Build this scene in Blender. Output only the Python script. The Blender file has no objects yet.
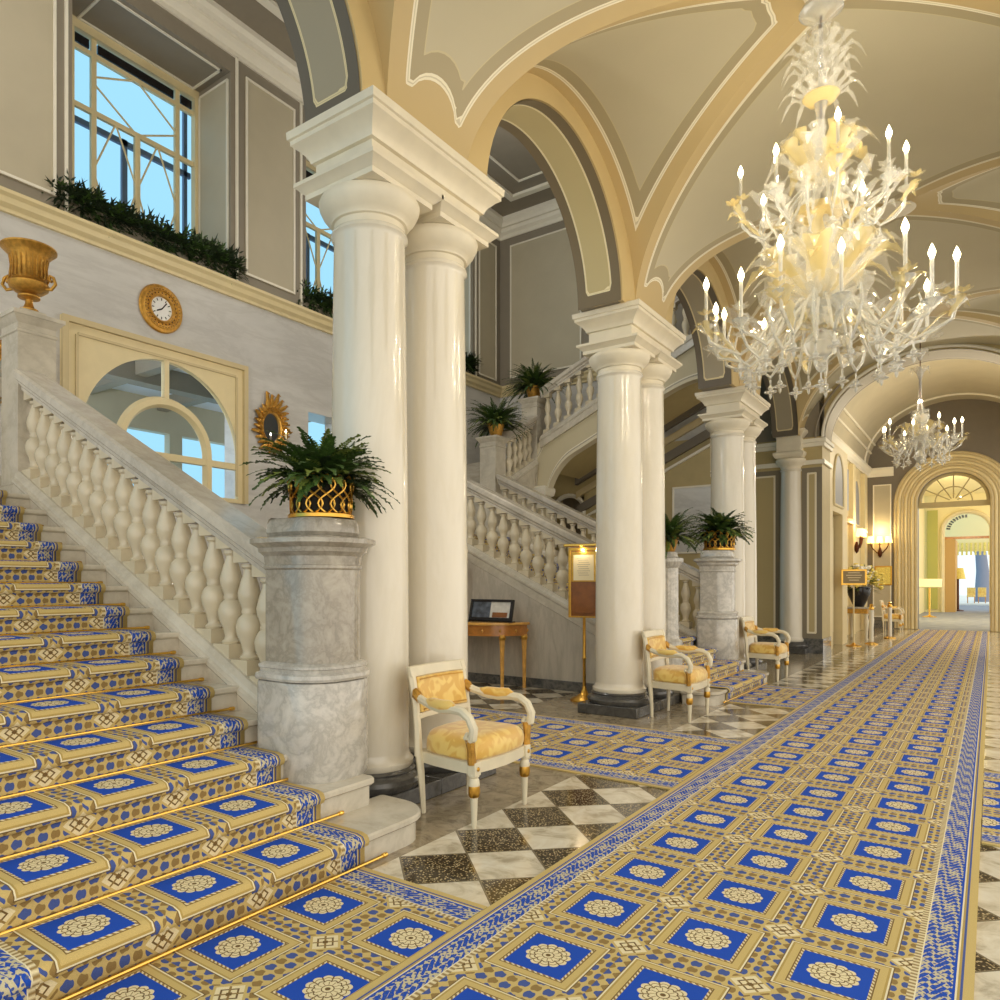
import bpy, bmesh, math, random
from math import pi, sin, cos, sqrt, radians as R
from mathutils import Vector, Matrix
random.seed(7)
SC = bpy.context.scene
COL = SC.collection
H = 1.45

# ------------------------------------------------------------------ helpers
def lin(c):
    return tuple(((x/255)/12.92 if x/255 <= .04045 else ((x/255+.055)/1.055)**2.4) for x in c) + (1.0,)

class MB:
    def __init__(s, jit=0): s.jit = jit; s.v = []; s.f = []; s.att = {}; s.uv = None
    def add(s, vs, fs):
        o = len(s.v); s.v += [tuple(p) for p in vs]; s.f += [tuple(i+o for i in f) for f in fs]; return o
    def box(s, x0, x1, y0, y1, z0, z1, rot=None, c=None):
        s.nb = getattr(s, 'nb', -1)+1; e = (s.nb % 7)*.0004*s.jit
        x0, x1, y0, y1, z0, z1 = x0-e, x1+e, y0-e, y1+e, z0-e, z1+e
        vs = [(x, y, z) for z in (z0, z1) for y in (y0, y1) for x in (x0, x1)]
        if rot is not None:
            cc = Vector(c) if c is not None else Vector(((x0+x1)/2, (y0+y1)/2, (z0+z1)/2))
            vs = [tuple(cc + rot @ (Vector(p)-cc)) for p in vs]
        s.add(vs, [(0, 2, 3, 1), (4, 5, 7, 6), (0, 1, 5, 4), (2, 6, 7, 3), (0, 4, 6, 2), (1, 3, 7, 5)]); return s
    def lathe(s, prof, c=(0, 0, 0), n=24, sx=1, sy=1, cap=True, mat=None):
        vs = []; fs = []
        for (r, z) in prof:
            for k in range(n):
                a = 2*pi*k/n; p = Vector((r*cos(a)*sx, r*sin(a)*sy, z))
                if mat is not None: p = mat @ p
                vs.append((c[0]+p[0], c[1]+p[1], c[2]+p[2]))
        m = len(prof)
        for j in range(m-1):
            for k in range(n):
                k2 = (k+1) % n
                fs.append((j*n+k, j*n+k2, (j+1)*n+k2, (j+1)*n+k))
        if cap:
            fs.append(tuple(reversed(range(n)))); fs.append(tuple((m-1)*n+k for k in range(n)))
        s.add(vs, fs); return s
    def loft(s, rings, cap=True, closed=True):
        n = len(rings[0]); vs = [p for r in rings for p in r]; fs = []
        for j in range(len(rings)-1):
            for k in range(n if closed else n-1):
                k2 = (k+1) % n
                fs.append((j*n+k, j*n+k2, (j+1)*n+k2, (j+1)*n+k))
        if cap and closed:
            fs.append(tuple(reversed(range(n)))); fs.append(tuple((len(rings)-1)*n+k for k in range(n)))
        s.add(vs, fs); return s
    def tube(s, pts, r, n=8, flat=1.0, cap=True):
        pts = [Vector(p) for p in pts]; rings = []
        m = len(pts)
        rr = r if isinstance(r, (list, tuple)) else [r]*m
        up = None
        for i, p in enumerate(pts):
            t = (pts[min(i+1, m-1)] - pts[max(i-1, 0)])
            if t.length < 1e-9: t = Vector((0, 0, 1))
            t.normalize()
            if up is None:
                up = Vector((0, 0, 1)) if abs(t.z) < .9 else Vector((1, 0, 0))
            a = t.cross(up)
            if a.length < 1e-4: a = t.cross(Vector((0, 1, 0)))
            a.normalize(); b = a.cross(t); b.normalize(); up = b
            rings.append([tuple(p + a*(rr[i]*cos(2*pi*k/n)) + b*(rr[i]*flat*sin(2*pi*k/n))) for k in range(n)])
        s.loft(rings, cap); return s
    def prism(s, poly, axis, t0, t1):
        """poly of 2-D points; axis 'x': (y,z), 'y': (x,z), 'z': (x,y)"""
        def m(p, t):
            return (t, p[0], p[1]) if axis == 'x' else ((p[0], t, p[1]) if axis == 'y' else (p[0], p[1], t))
        n = len(poly)
        vs = [m(p, t0) for p in poly] + [m(p, t1) for p in poly]
        fs = [tuple(reversed(range(n))), tuple(range(n, 2*n))] + [(k, (k+1) % n, n+(k+1) % n, n+k) for k in range(n)]
        s.add(vs, fs); return s
    def build(s, name, mat, parent=None, smooth=40, bevel=0, subsurf=0, recalc=True, auto_uv=None):
        off = Vector((0, 0, 0)); p = parent
        while p is not None: off += p.location; p = p.parent
        me = bpy.data.meshes.new(name)
        me.from_pydata([(a-off[0], b-off[1], c-off[2]) for a, b, c in s.v], [], s.f)
        if recalc:
            bm = bmesh.new(); bm.from_mesh(me); bmesh.ops.recalc_face_normals(bm, faces=bm.faces); bm.to_mesh(me); bm.free()
        for k, vals in s.att.items():
            a = me.attributes.new(k, 'FLOAT', 'POINT'); a.data.foreach_set('value', vals)
        if s.uv is not None:
            a = me.attributes.new('cuv', 'FLOAT_VECTOR', 'POINT')
            a.data.foreach_set('vector', [q for t in s.uv for q in (t[0], t[1], 0)])
        me.materials.append(mat)
        if smooth:
            me.shade_smooth(); me.set_sharp_from_angle(angle=R(smooth))
        o = bpy.data.objects.new(name, me); COL.objects.link(o)
        if parent is not None: o.parent = parent
        if bevel:
            b = o.modifiers.new('b', 'BEVEL'); b.width = bevel; b.segments = 2; b.limit_method = 'ANGLE'; b.angle_limit = R(40)
        if subsurf:
            b = o.modifiers.new('s', 'SUBSURF'); b.levels = subsurf; b.render_levels = subsurf
        return o

def tag(o, label, cat, group=None):
    o['label'] = label; o['category'] = cat
    if group: o['group'] = group
    return o
def thing(name, label, cat, loc=(0, 0, 0), group=None):
    o = bpy.data.objects.new(name, None); COL.objects.link(o); o.location = loc; o.empty_display_size = .1
    return tag(o, label, cat, group)
def struct(o):
    o['kind'] = 'structure'; return o
def kids(o): return [c for c in bpy.data.objects if c.parent == o]
def dup(o, parent=None, loc=None, rz=None, label=None, group=None):
    c = o.copy(); COL.objects.link(c); c.parent = parent
    if loc is not None: c.location = loc
    if rz is not None: c.rotation_euler[2] = rz
    if label: c['label'] = label
    if group: c['group'] = group
    for k in kids(o): dup(k, c)
    return c
def share(o, parent, loc=(0, 0, 0), name=None, rot=None):
    c = o.copy(); COL.objects.link(c); c.parent = parent; c.location = loc
    if rot is not None: c.rotation_euler = rot
    for k in kids(o): share(k, c, k.location)
    return c

# ------------------------------------------------------------------ node maths
class N:
    def __init__(s, nt, sock): s.nt = nt; s.s = sock
    def _m(s, op, b=None, c=None, rev=False):
        n = s.nt.nodes.new('ShaderNodeMath'); n.operation = op
        ins = [s, b] if not rev else [b, s]
        if b is None: ins = [s]
        if c is not None: ins.append(c)
        for i, x in enumerate(ins):
            if isinstance(x, N): s.nt.links.new(x.s, n.inputs[i])
            else: n.inputs[i].default_value = x
        return N(s.nt, n.outputs[0])
    def __add__(s, b): return s._m('ADD', b)
    __radd__ = __add__
    def __mul__(s, b): return s._m('MULTIPLY', b)
    __rmul__ = __mul__
    def __sub__(s, b): return s._m('SUBTRACT', b)
    def __rsub__(s, b): return s._m('SUBTRACT', b, rev=True)
    def __truediv__(s, b): return s._m('DIVIDE', b)
    def abs(s): return s._m('ABSOLUTE')
    def fract(s): return s._m('FRACT')
    def floor(s): return s._m('FLOOR')
    def sin(s): return s._m('SINE')
    def sqrt(s): return s._m('SQRT')
    def max(s, b): return s._m('MAXIMUM', b)
    def min(s, b): return s._m('MINIMUM', b)
    def gt(s, b): return s._m('GREATER_THAN', b)
    def lt(s, b): return s._m('LESS_THAN', b)
    def atan2(s, b): return s._m('ARCTAN2', b)
    def mod(s, b): return s._m('FLOORED_MODULO', b)
    def between(s, a, b): return s.gt(a)*s.lt(b)
def mixc(nt, f, a, b):
    n = nt.nodes.new('ShaderNodeMix'); n.data_type = 'RGBA'
    if isinstance(f, N): nt.links.new(f.s, n.inputs[0])
    else: n.inputs[0].default_value = f
    for i, x in ((6, a), (7, b)):
        if isinstance(x, tuple): n.inputs[i].default_value = x
        else: nt.links.new(x, n.inputs[i])
    return n.outputs[2]
def newmat(name, rough=.5, metal=0, spec=.5):
    m = bpy.data.materials.new(name); m.use_nodes = True
    p = m.node_tree.nodes['Principled BSDF']
    p.inputs['Roughness'].default_value = rough; p.inputs['Metallic'].default_value = metal
    p.inputs['Specular IOR Level'].default_value = spec
    return m, m.node_tree, p
def noise(nt, scale, detail=4, rough=.5, dist=0, vec=None, stretch=None):
    n = nt.nodes.new('ShaderNodeTexNoise'); n.inputs['Scale'].default_value = scale
    n.inputs['Detail'].default_value = detail; n.inputs['Roughness'].default_value = rough; n.inputs['Distortion'].default_value = dist
    g = nt.nodes.new('ShaderNodeNewGeometry'); src = g.outputs['Position'] if vec is None else vec
    if stretch:
        mp = nt.nodes.new('ShaderNodeMapping'); mp.inputs['Scale'].default_value = stretch
        nt.links.new(src, mp.inputs[0]); src = mp.outputs[0]
    nt.links.new(src, n.inputs['Vector'])
    return N(nt, n.outputs['Fac'])
def ramp(nt, f, stops):
    n = nt.nodes.new('ShaderNodeValToRGB'); nt.links.new(f.s, n.inputs[0])
    e = n.color_ramp.elements
    while len(e) < len(stops): e.new(.5)
    for i, (p, c) in enumerate(stops): e[i].position = p; e[i].color = c
    return n.outputs[0]
def bump(nt, p, h, strength=.2, dist=.01):
    b = nt.nodes.new('ShaderNodeBump'); b.inputs['Strength'].default_value = strength; b.inputs['Distance'].default_value = dist
    nt.links.new(h.s, b.inputs['Height']); nt.links.new(b.outputs[0], p.inputs['Normal'])
def plain(name, c, rough=.5, metal=0, spec=.5, var=.0, vs=6, bmp=0, coat=0):
    m, nt, p = newmat(name, rough, metal, spec)
    c = lin(c)
    if coat: p.inputs['Coat Weight'].default_value = coat; p.inputs['Coat Roughness'].default_value = .08
    f = noise(nt, vs, 3)
    a = tuple(min(1, x*(1-var)) for x in c[:3])+(1,); b = tuple(min(1, x*(1+var)) for x in c[:3])+(1,)
    nt.links.new(ramp(nt, f, [(.3, a), (.7, b)]), p.inputs['Base Color'])
    if bmp: bump(nt, p, noise(nt, vs*12, 2), bmp, .004)
    return m
def marble(name, base, vein, rough=.12, scale=2.0, amount=.5, stretch=None, streak=None, coat=.3):
    m, nt, p = newmat(name, rough)
    p.inputs['Coat Weight'].default_value = coat; p.inputs['Coat Roughness'].default_value = .06
    n1 = noise(nt, scale, 8, .68, .35, stretch=stretch)
    v = (n1 - .5).abs()
    c = ramp(nt, v, [(0, lin(vein)), (.05, tuple((a+b)/2 for a, b in zip(lin(vein), lin(base)))), (.16, lin(base))])
    n2 = noise(nt, scale*.6, 5, .5, .5, stretch=stretch)
    c2 = ramp(nt, n2, [(.35, lin(tuple(int(x*.86) for x in base))), (.65, lin(base))])
    out = mixc(nt, amount, c2, c)
    nt.links.new(out, p.inputs['Base Color'])
    return m

M = {}
M['col'] = marble('column_marble', (236, 228, 210), (222, 212, 188), .16, 1.1, .4, stretch=(1.5, 1.5, .35), coat=.5)
M['stone'] = plain('cream_stone', (226, 216, 192), .45, var=.05)
M['marble'] = marble('veined_marble', (216, 211, 200), (150, 146, 136), .12, 5.0, .55)
M['marble_dk'] = marble('grey_marble', (180, 172, 156), (126, 118, 104), .15, 6.5, .55)
M['step'] = marble('step_marble', (222, 214, 196), (176, 166, 146), .22, 2.0, .4)
M['rail'] = marble('rail_marble', (218, 210, 194), (165, 155, 140), .2, 2.5, .4)
M['balu'] = plain('baluster_stone', (212, 200, 172), .25, var=.08, vs=5, coat=.3)
M['wallmar'] = marble('wall_marble', (214, 212, 206), (186, 183, 176), .28, 1.2, .55, stretch=(1, .5, 2.2), coat=.2)
M['darkst'] = marble('dark_base_stone', (92, 90, 86), (50, 50, 50), .2, 6, .5)
M['basebd'] = marble('black_marble', (62, 66, 70), (140, 136, 126), .15, 5, .6)
M['cream'] = plain('cream_paint', (222, 205, 158), .5, var=.03)
M['creamdk'] = plain('tan_cream_paint', (200, 182, 138), .5, var=.03)
M['white'] = plain('white_paint', (232, 226, 208), .45, var=.02)
M['taupe'] = plain('taupe_paint', (140, 131, 114), .6, var=.03)
M['taupedk'] = plain('dark_taupe_paint', (118, 109, 95), .6, var=.03)
M['beige'] = plain('beige_paint', (186, 176, 150), .6, var=.04, vs=2)
M['olive'] = plain('olive_beige_paint', (182, 164, 116), .6, var=.04)
M['yellow'] = plain('yellow_ochre_paint', (200, 176, 124), .55, var=.04, vs=1.5)
M['gold'] = plain('gold', (222, 172, 78), .28, metal=1, var=.1, vs=20)
M['brass'] = plain('brass', (235, 190, 95), .22, metal=1)
M['gilt'] = plain('gilded_plaster', (196, 148, 66), .35, metal=.75, var=.25, vs=25, bmp=.6)
M['wood'] = plain('satinwood', (186, 122, 52), .25, var=.18, vs=14, coat=.4)
M['woodlt'] = plain('light_satinwood', (222, 168, 84), .25, var=.15, vs=14, coat=.4)
M['wooddk'] = plain('dark_wood', (66, 44, 30), .3, var=.15, vs=12, coat=.4)
M['amber'] = plain('amber_wood', (140, 84, 30), .3, var=.2, vs=10, coat=.4)
M['chairwh'] = plain('chair_paint', (222, 212, 184), .35, var=.06, vs=8)
M['black'] = plain('black_lacquer', (28, 26, 28), .2)
M['bronze'] = plain('dark_bronze', (88, 50, 30), .35, metal=.8)
M['leaf'] = plain('fern_green', (62, 88, 34), .5, var=.45, vs=14)
M['leaf2'] = plain('fern_light_green', (118, 132, 58), .5, var=.35, vs=14)
M['leafdk'] = plain('dark_leaf', (34, 50, 24), .55, var=.4, vs=18)
M['soil'] = plain('dark_soil', (34, 30, 20), .9)
M['paper'] = plain('paper', (240, 226, 188), .7)
M['face'] = plain('clock_face', (232, 232, 226), .4)
M['lampsh'] = plain('lampshade', (250, 226, 160), .8)
M['green'] = plain('olive_green_paint', (182, 178, 92), .6)
M['cwall'] = plain('pale_yellow_wall', (240, 224, 166), .6)
M['flower'] = plain('yellow_flowers', (236, 210, 110), .7, var=.3, vs=40)
M['flowerw'] = plain('white_flowers', (236, 232, 220), .7, var=.1, vs=40)

def glassmat(name, tint, tr=.55, em=0):
    m, nt, p = newmat(name, .08)
    p.inputs['Base Color'].default_value = lin(tint); p.inputs['Transmission Weight'].default_value = tr
    p.inputs['IOR'].default_value = 1.35; p.inputs['Coat Weight'].default_value = .4
    if em:
        p.inputs['Emission Color'].default_value = lin(tint); p.inputs['Emission Strength'].default_value = em
    return m
M['glass'] = glassmat('clear_blown_glass', (255, 253, 244), .72)
M['aglass'] = glassmat('amber_blown_glass', (250, 226, 160), .35)
def emit(name, c, s):
    m, nt, p = newmat(name); p.inputs['Base Color'].default_value = lin(c)
    p.inputs['Emission Color'].default_value = lin(c); p.inputs['Emission Strength'].default_value = s; return m
def sheet(name, tint, alpha):
    m, nt, p = newmat(name, .06, spec=.9); p.inputs['Base Color'].default_value = lin(tint)
    p.inputs['Alpha'].default_value = alpha; p.inputs['Coat Weight'].default_value = .6; p.inputs['Coat Roughness'].default_value = .04
    p.inputs['Transmission Weight'].default_value = .35; p.inputs['IOR'].default_value = 1.3
    return m
M['gleaf'] = sheet('clear_glass_leaf', (255, 252, 240), .42)
M['galeaf'] = sheet('amber_glass_leaf', (255, 232, 160), .55)
M['bulb'] = emit('lit_bulb', (255, 238, 190), 14)
M['shade_lit'] = emit('lit_shade', (255, 226, 140), 2.2)
mp, nt, p = newmat('window_pane', .02); p.inputs['Transmission Weight'].default_value = 1; p.inputs['IOR'].default_value = 1.01
p.inputs['Base Color'].default_value = (.97, .98, 1, 1); M['pane'] = mp
mp, nt, p = newmat('mirror_glass', .03, metal=1); p.inputs['Base Color'].default_value = lin((176, 186, 206)); M['mirror'] = mp

# damask yellow
m, nt, p = newmat('yellow_damask', .4)
p.inputs['Sheen Weight'].default_value = .4
tc = nt.nodes.new('ShaderNodeTexCoord')
f = noise(nt, 9, 1, .3, 1.5, vec=tc.outputs['Object'])
nt.links.new(ramp(nt, f, [(.46, lin((222, 176, 80))), (.56, lin((236, 202, 112)))]), p.inputs['Base Color'])
M['damask'] = m

# carpet
def carpet_mat():
    m, nt, p = newmat('patterned_carpet', .9, spec=.1)
    at = nt.nodes.new('ShaderNodeAttribute'); at.attribute_name = 'cuv'
    sp = nt.nodes.new('ShaderNodeSeparateXYZ'); nt.links.new(at.outputs['Vector'], sp.inputs[0])
    u = N(nt, sp.outputs[0]); v = N(nt, sp.outputs[1])
    PU, PV = .452, .505
    gold = lin((206, 182, 118)); gold2 = lin((184, 158, 92)); blue = lin((40, 82, 186)); brown = lin((118, 94, 58))
    cream = lin((232, 218, 176)); dblue = lin((78, 96, 156)); tan = lin((150, 124, 76)); white = lin((236, 226, 190))
    fx = ((u/PU + .5).fract() - .5)*PU
    fy = ((v/PV).fract() - .5)*PV
    X = fx.abs(); Y = fy.abs()
    mm = X.max(Y - .012)
    c = gold
    # leaf band
    cell = .0505
    a = fx/cell; b = fy/cell
    ia = a.floor(); ib = b.floor()
    la = a.fract() - .5; lb = b.fract() - .5
    rr = (la*la + lb*lb).sqrt()
    par = ((ia + ib)/2).fract().gt(.25)
    wob = (a*13.0).sin()*.05
    c = mixc(nt, (rr + wob).lt(.43)*par, c, dblue)
    c = mixc(nt, (rr + wob).lt(.39)*(1 - par), c, tan)
    # corner lozenge
    dx = (PU/2) - X; dy = (PV/2) - Y
    lz = dx + dy
    c = mixc(nt, lz.lt(.085), c, gold)
    c = mixc(nt, lz.lt(.07), c, cream)
    c = mixc(nt, lz.between(.036, .046), c, brown)
    c = mixc(nt, (dx - dy).abs().lt(.006)*lz.lt(.07), c, tan)
    c = mixc(nt, lz.lt(.014), c, brown)
    # frame
    c = mixc(nt, mm.lt(.178), c, brown)
    c = mixc(nt, mm.lt(.174), c, white)
    c = mixc(nt, mm.lt(.168), c, gold2)
    c = mixc(nt, mm.lt(.160), c, gold)
    c = mixc(nt, mm.lt(.134), c, brown)
    c = mixc(nt, mm.lt(.131), c, tan)
    dots = ((fx + fy)*260).sin().gt(0)
    c = mixc(nt, mm.lt(.129)*dots, c, cream)
    c = mixc(nt, mm.lt(.120), c, blue)
    # rosette
    r = (fx*fx + fy*fy).sqrt()
    th = fy.atan2(fx)
    pet = (th*6).sin().abs()
    rad = r - pet*.010
    c = mixc(nt, rad.lt(.078), c, cream)
    c = mixc(nt, rad.lt(.078)*pet.lt(.25)*r.gt(.045), c, brown)
    c = mixc(nt, (r - pet*.008).between(.044, .049), c, brown)
    c = mixc(nt, ((th*6 + .8).sin().abs()).lt(.25)*r.between(.02, .045), c, tan)
    c = mixc(nt, (r - pet*.009).between(.062, .066), c, tan)
    c = mixc(nt, r.between(.020, .024), c, brown)
    c = mixc(nt, r.lt(.010), c, brown)
    # border
    s = u.abs() - PU*1.5
    inb = s.gt(0)
    bead = ((v*2*pi/.026).sin()*.5 + .5)
    bc = mixc(nt, bead, tan, cream)
    bc = mixc(nt, s.gt(.022), bc, white)
    scr = ((v*2*pi/.075) + (s*2*pi/.06).sin()*1.8).sin() * ((v*2*pi/.11) - (s*2*pi/.045)).sin()
    sc = mixc(nt, scr.gt(-.02), blue, lin((206, 196, 160)))
    c3 = ((v*2*pi/.028).sin()*(s*2*pi/.03).sin()).gt(.45)
    sc = mixc(nt, c3, sc, dblue)
    bc = mixc(nt, s.gt(.027), bc, sc)
    bc = mixc(nt, s.gt(.128), bc, blue)
    bc = mixc(nt, s.gt(.136), bc, white)
    bc = mixc(nt, s.gt(.142), bc, gold2)
    bc = mixc(nt, s.gt(.150), bc, dblue)
    bc = mixc(nt, s.gt(.158), bc, gold)
    c = mixc(nt, inb, c, bc)
    n = noise(nt, 500, 1)
    fin = nt.nodes.new('ShaderNodeMix'); fin.data_type = 'RGBA'; fin.blend_type = 'MULTIPLY'; fin.inputs[0].default_value = 1
    nt.links.new(c, fin.inputs[6])
    nt.links.new(ramp(nt, n, [(.3, (.82, .82, .82, 1)), (.7, (1.1, 1.1, 1.1, 1))]), fin.inputs[7])
    nt.links.new(fin.outputs[2], p.inputs['Base Color'])
    bump(nt, p, n, .3, .003)
    return m
M['carpet'] = carpet_mat()

# floor
def floor_mat():
    m, nt, p = newmat('checkered_marble_floor', .12)
    g = nt.nodes.new('ShaderNodeNewGeometry'); sp = nt.nodes.new('ShaderNodeSeparateXYZ'); nt.links.new(g.outputs['Position'], sp.inputs[0])
    x = N(nt, sp.outputs[0]); y = N(nt, sp.outputs[1])
    a = (x + 2.245)/.508; b = (y - 3.44)/.505
    u = a + b + .5; w = a - b + .5
    par = ((u.floor() + w.floor())/2).fract().gt(.25)   # 1 -> light tile
    eu = (u.fract() - .5).abs(); ew = (w.fract() - .5).abs()
    edge = eu.max(ew).gt(.485)
    vo = nt.nodes.new('ShaderNodeTexVoronoi'); vo.inputs['Scale'].default_value = 75; nt.links.new(g.outputs['Position'], vo.inputs['Vector'])
    vd = N(nt, vo.outputs['Distance'])
    dark = ramp(nt, vd, [(.0, lin((205, 192, 155))), (.30, lin((168, 150, 112))), (.42, lin((74, 60, 40))), (.8, lin((38, 30, 22)))])
    n1 = noise(nt, 5, 8, .65, 1.0)
    light = ramp(nt, n1, [(.35, lin((178, 166, 142))), (.5, lin((216, 206, 182))), (.65, lin((228, 222, 204)))])
    c = mixc(nt, par, dark, light)
    c = mixc(nt, edge, c, lin((120, 108, 86)))
    n2 = noise(nt, 7, 8, .7, 1.4)
    plainc = ramp(nt, n2, [(.3, lin((104, 92, 72))), (.5, lin((156, 142, 116))), (.7, lin((176, 164, 138)))])
    msk = x.between(-4.35, -2.5)
    out_r = y.gt(-50)*msk
    c = mixc(nt, out_r, c, plainc)
    nt.links.new(c, p.inputs['Base Color'])
    return m
M['floor'] = floor_mat()

# painted surfaces with outlined panels, driven by distance attribute 'pd'
def panel_mat(name, outer, line, mid, line2, inner, w0=.16, w1=.022, w2=.10, w3=.012, rough=.55):
    m, nt, p = newmat(name, rough)
    at = nt.nodes.new('ShaderNodeAttribute'); at.attribute_name = 'pd'
    d = N(nt, at.outputs['Fac'])
    nz = noise(nt, 1.3, 4)
    c = lin(outer)
    c = mixc(nt, nz, tuple(x*.9 for x in c[:3])+(1,), c)
    c = mixc(nt, d.gt(w0), c, lin(line))
    c = mixc(nt, d.between(w0+w1*.38, w0+w1*.6), c, mixc(nt, .5, lin(line), lin(mid)))
    c = mixc(nt, d.gt(w0+w1), c, lin(mid))
    c = mixc(nt, d.gt(w0+w1+w2), c, lin(line2))
    inn = mixc(nt, nz, tuple(x*.88 for x in lin(inner)[:3])+(1,), lin(inner))
    c = mixc(nt, d.gt(w0+w1+w2+w3), c, inn)
    nt.links.new(c, p.inputs['Base Color'])
    hgt = d.between(w0, w0+w1) + d.gt(w0+w1+w2)*.4
    bump(nt, p, hgt, .35, .01)
    return m
M['vault'] = panel_mat('painted_vault', (198, 174, 124), (234, 226, 200), (168, 155, 122), (196, 184, 146), (194, 184, 154), .15, .035, .10, .010)
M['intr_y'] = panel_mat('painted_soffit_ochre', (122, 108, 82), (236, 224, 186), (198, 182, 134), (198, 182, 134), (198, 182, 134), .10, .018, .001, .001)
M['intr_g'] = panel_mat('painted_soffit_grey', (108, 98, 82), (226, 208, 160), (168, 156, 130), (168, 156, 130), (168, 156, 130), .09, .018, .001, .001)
M['panel'] = panel_mat('taupe_wall_panelling', (138, 128, 112), (238, 232, 214), (184, 174, 148), (184, 174, 148), (186, 176, 150), .17, .03, .001, .001)
M['panelo'] = panel_mat('ochre_pier_panelling', (130, 120, 100), (236, 228, 204), (190, 172, 124), (190, 172, 124), (190, 172, 124), .10, .035, .001, .001)
M['stringer'] = panel_mat('stringer_paint', (222, 212, 184), (150, 142, 122), (236, 228, 206), (196, 184, 150), (206, 194, 160), .05, .02, .02, .001)

# ------------------------------------------------------------------ camera
cam = bpy.data.cameras.new('camera'); co = bpy.data.objects.new('camera', cam); COL.objects.link(co)
co.location = (0, 0, H); co.rotation_euler = (R(90), 0, math.atan2(.6, .8))
cam.sensor_width = 36; cam.sensor_fit = 'HORIZONTAL'; cam.lens = 36*.729; cam.shift_x = .055; cam.shift_y = .082
cam.clip_start = .05; cam.clip_end = 300
SC.camera = co

# ================================================================== SETTING
# floor
struct(MB().box(-9.2, 6, -3, 26.6, -.2, 0).build('floor', M['floor'], smooth=0))
m_hall = plain('far_room_carpet', (136, 140, 150), .9, var=.2, vs=3)
struct(MB().box(-3.2, 1.6, 26.6, 56, -.2, .002).build('floor', m_hall, smooth=0))

XC = -.92; SPR = 4.41; XW = -3.1; HW = XC-XW; RISE = 1.44
MIDS = [-.2, 3.95, 8.02, 12.1, 16.35]

def vault_L(ym, am, ap, w=.44):
    """longitudinal web: between two groins; am/ap = half widths of the side arches before and after"""
    NT, NS = 72, 20
    g = MB(); pd = []
    cr_m = am + w; cr_p = ap + w
    for i in range(NT+1):
        th = pi*i/NT
        x = XC - HW*cos(th); z = SPR + RISE*sin(th)
        wm = cr_m - am*abs(cos(th)) if am else w; wp = cr_p - ap*abs(cos(th)) if ap else w
        for j in range(NS+1):
            s = -1 + 2*j/NS
            y = ym + s*(wp if s > 0 else wm)
            g.v.append((x, y, z))
            lat = (1-abs(s))*(wp if s > 0 else wm)*.90
            q = s*.5*(wm+wp)/w
            ww = w
            yy = y - ym
            zf = SPR + .22 + .20*max(0, 1-(yy/.26)**2)**.5 if abs(yy) < .26 else SPR + .29
            # foot
            dz = (z - zf)*.9
            d = min(lat, dz + .15 if abs(yy) < 5 else 9)
            pd.append(d)
    for i in range(NT):
        for j in range(NS):
            a = i*(NS+1)+j; g.f.append((a, a+1, a+NS+2, a+NS+1))
    g.att['pd'] = pd
    return g
def vault_T(yc, a, side):
    NP, NX = 64, 16
    g = MB(); pd = []
    for i in range(NP+1):
        ph = pi*i/NP
        y = yc - a*cos(ph); z = SPR + RISE*sin(ph)
        L = HW*(1-abs(cos(ph)))
        for j in range(NX+1):
            t = j/NX
            x = (XW + t*L) if side < 0 else (XC + HW - t*L)
            g.v.append((x, y, z))
            dg = (1-t)*L*.72
            de = t*L + .055
            pd.append(min(dg, de, (sqrt((x-XC)**2+(y-yc)**2) - .28)))
    for i in range(NP):
        for j in range(NX):
            q = i*(NX+1)+j; g.f.append((q, q+1, q+NX+2, q+NX+1))
    g.att['pd'] = pd
    return g
bays = []
for i in range(4):
    m0, m1 = MIDS[i], MIDS[i+1]
    bays.append(((m0+m1)/2, (m1-m0)/2 - .44))
for i, ym in enumerate(MIDS):
    am = bays[i-1][1] if i > 0 else 0
    ap = bays[i][1] if i < 4 else 0
    struct(vault_L(ym, am, ap).build('ceiling', M['vault'], smooth=60, recalc=False))
for yc, a in bays:
    for sd in (-1, 1):
        struct(vault_T(yc, a, sd).build('ceiling', M['vault'], smooth=60, recalc=False))

# arcade wall above the columns, with its arches
ARCH = [(1.98, 1.31, 1.22), (5.95, 1.29, 1.26), (10.0, 1.30, 1.2), (14.45, 1.55, 1.25)]
def zlow(y, spring=SPR):
    for yc, r, h in ARCH:
        if abs(y-yc) < r: return spring + h*sqrt(max(0, 1-((y-yc)/r)**2))
    return spring
def ysamp(y0, y1):
    s = {y0, y1}
    for yc, r, h in ARCH:
        for k in range(41):
            y = yc - r*cos(pi*k/40)
            if y0 <= y <= y1: s.add(round(y, 5))
    return sorted(s)
def strip_wall(ys, zl, zh, x0, x1):
    g = MB(); n = len(ys)
    for y in ys:
        a, b = zl(y), zh
        g.v += [(x0, y, a), (x0, y, b), (x1, y, a), (x1, y, b)]
    for i in range(n-1):
        o = 4*i; q = o+4
        g.f += [(o, q, q+1, o+1), (o+2, o+3, q+3, q+2), (o, o+2, q+2, q), (o+1, q+1, q+3, o+3)]
    g.f += [(0, 1, 3, 2), (4*n-4, 4*n-2, 4*n-1, 4*n-3)]
    return g
ys = ysamp(-.6, 16.3)
struct(strip_wall(ys, zlow, 6.1, XW-.05, XW).build('wall_arcade', M['yellow'], smooth=30))
struct(strip_wall(ys, lambda y: zlow(y)+.01, 9.66, XW-.5, XW-.05).build('wall_arcade', M['taupe'], smooth=30))
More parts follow.
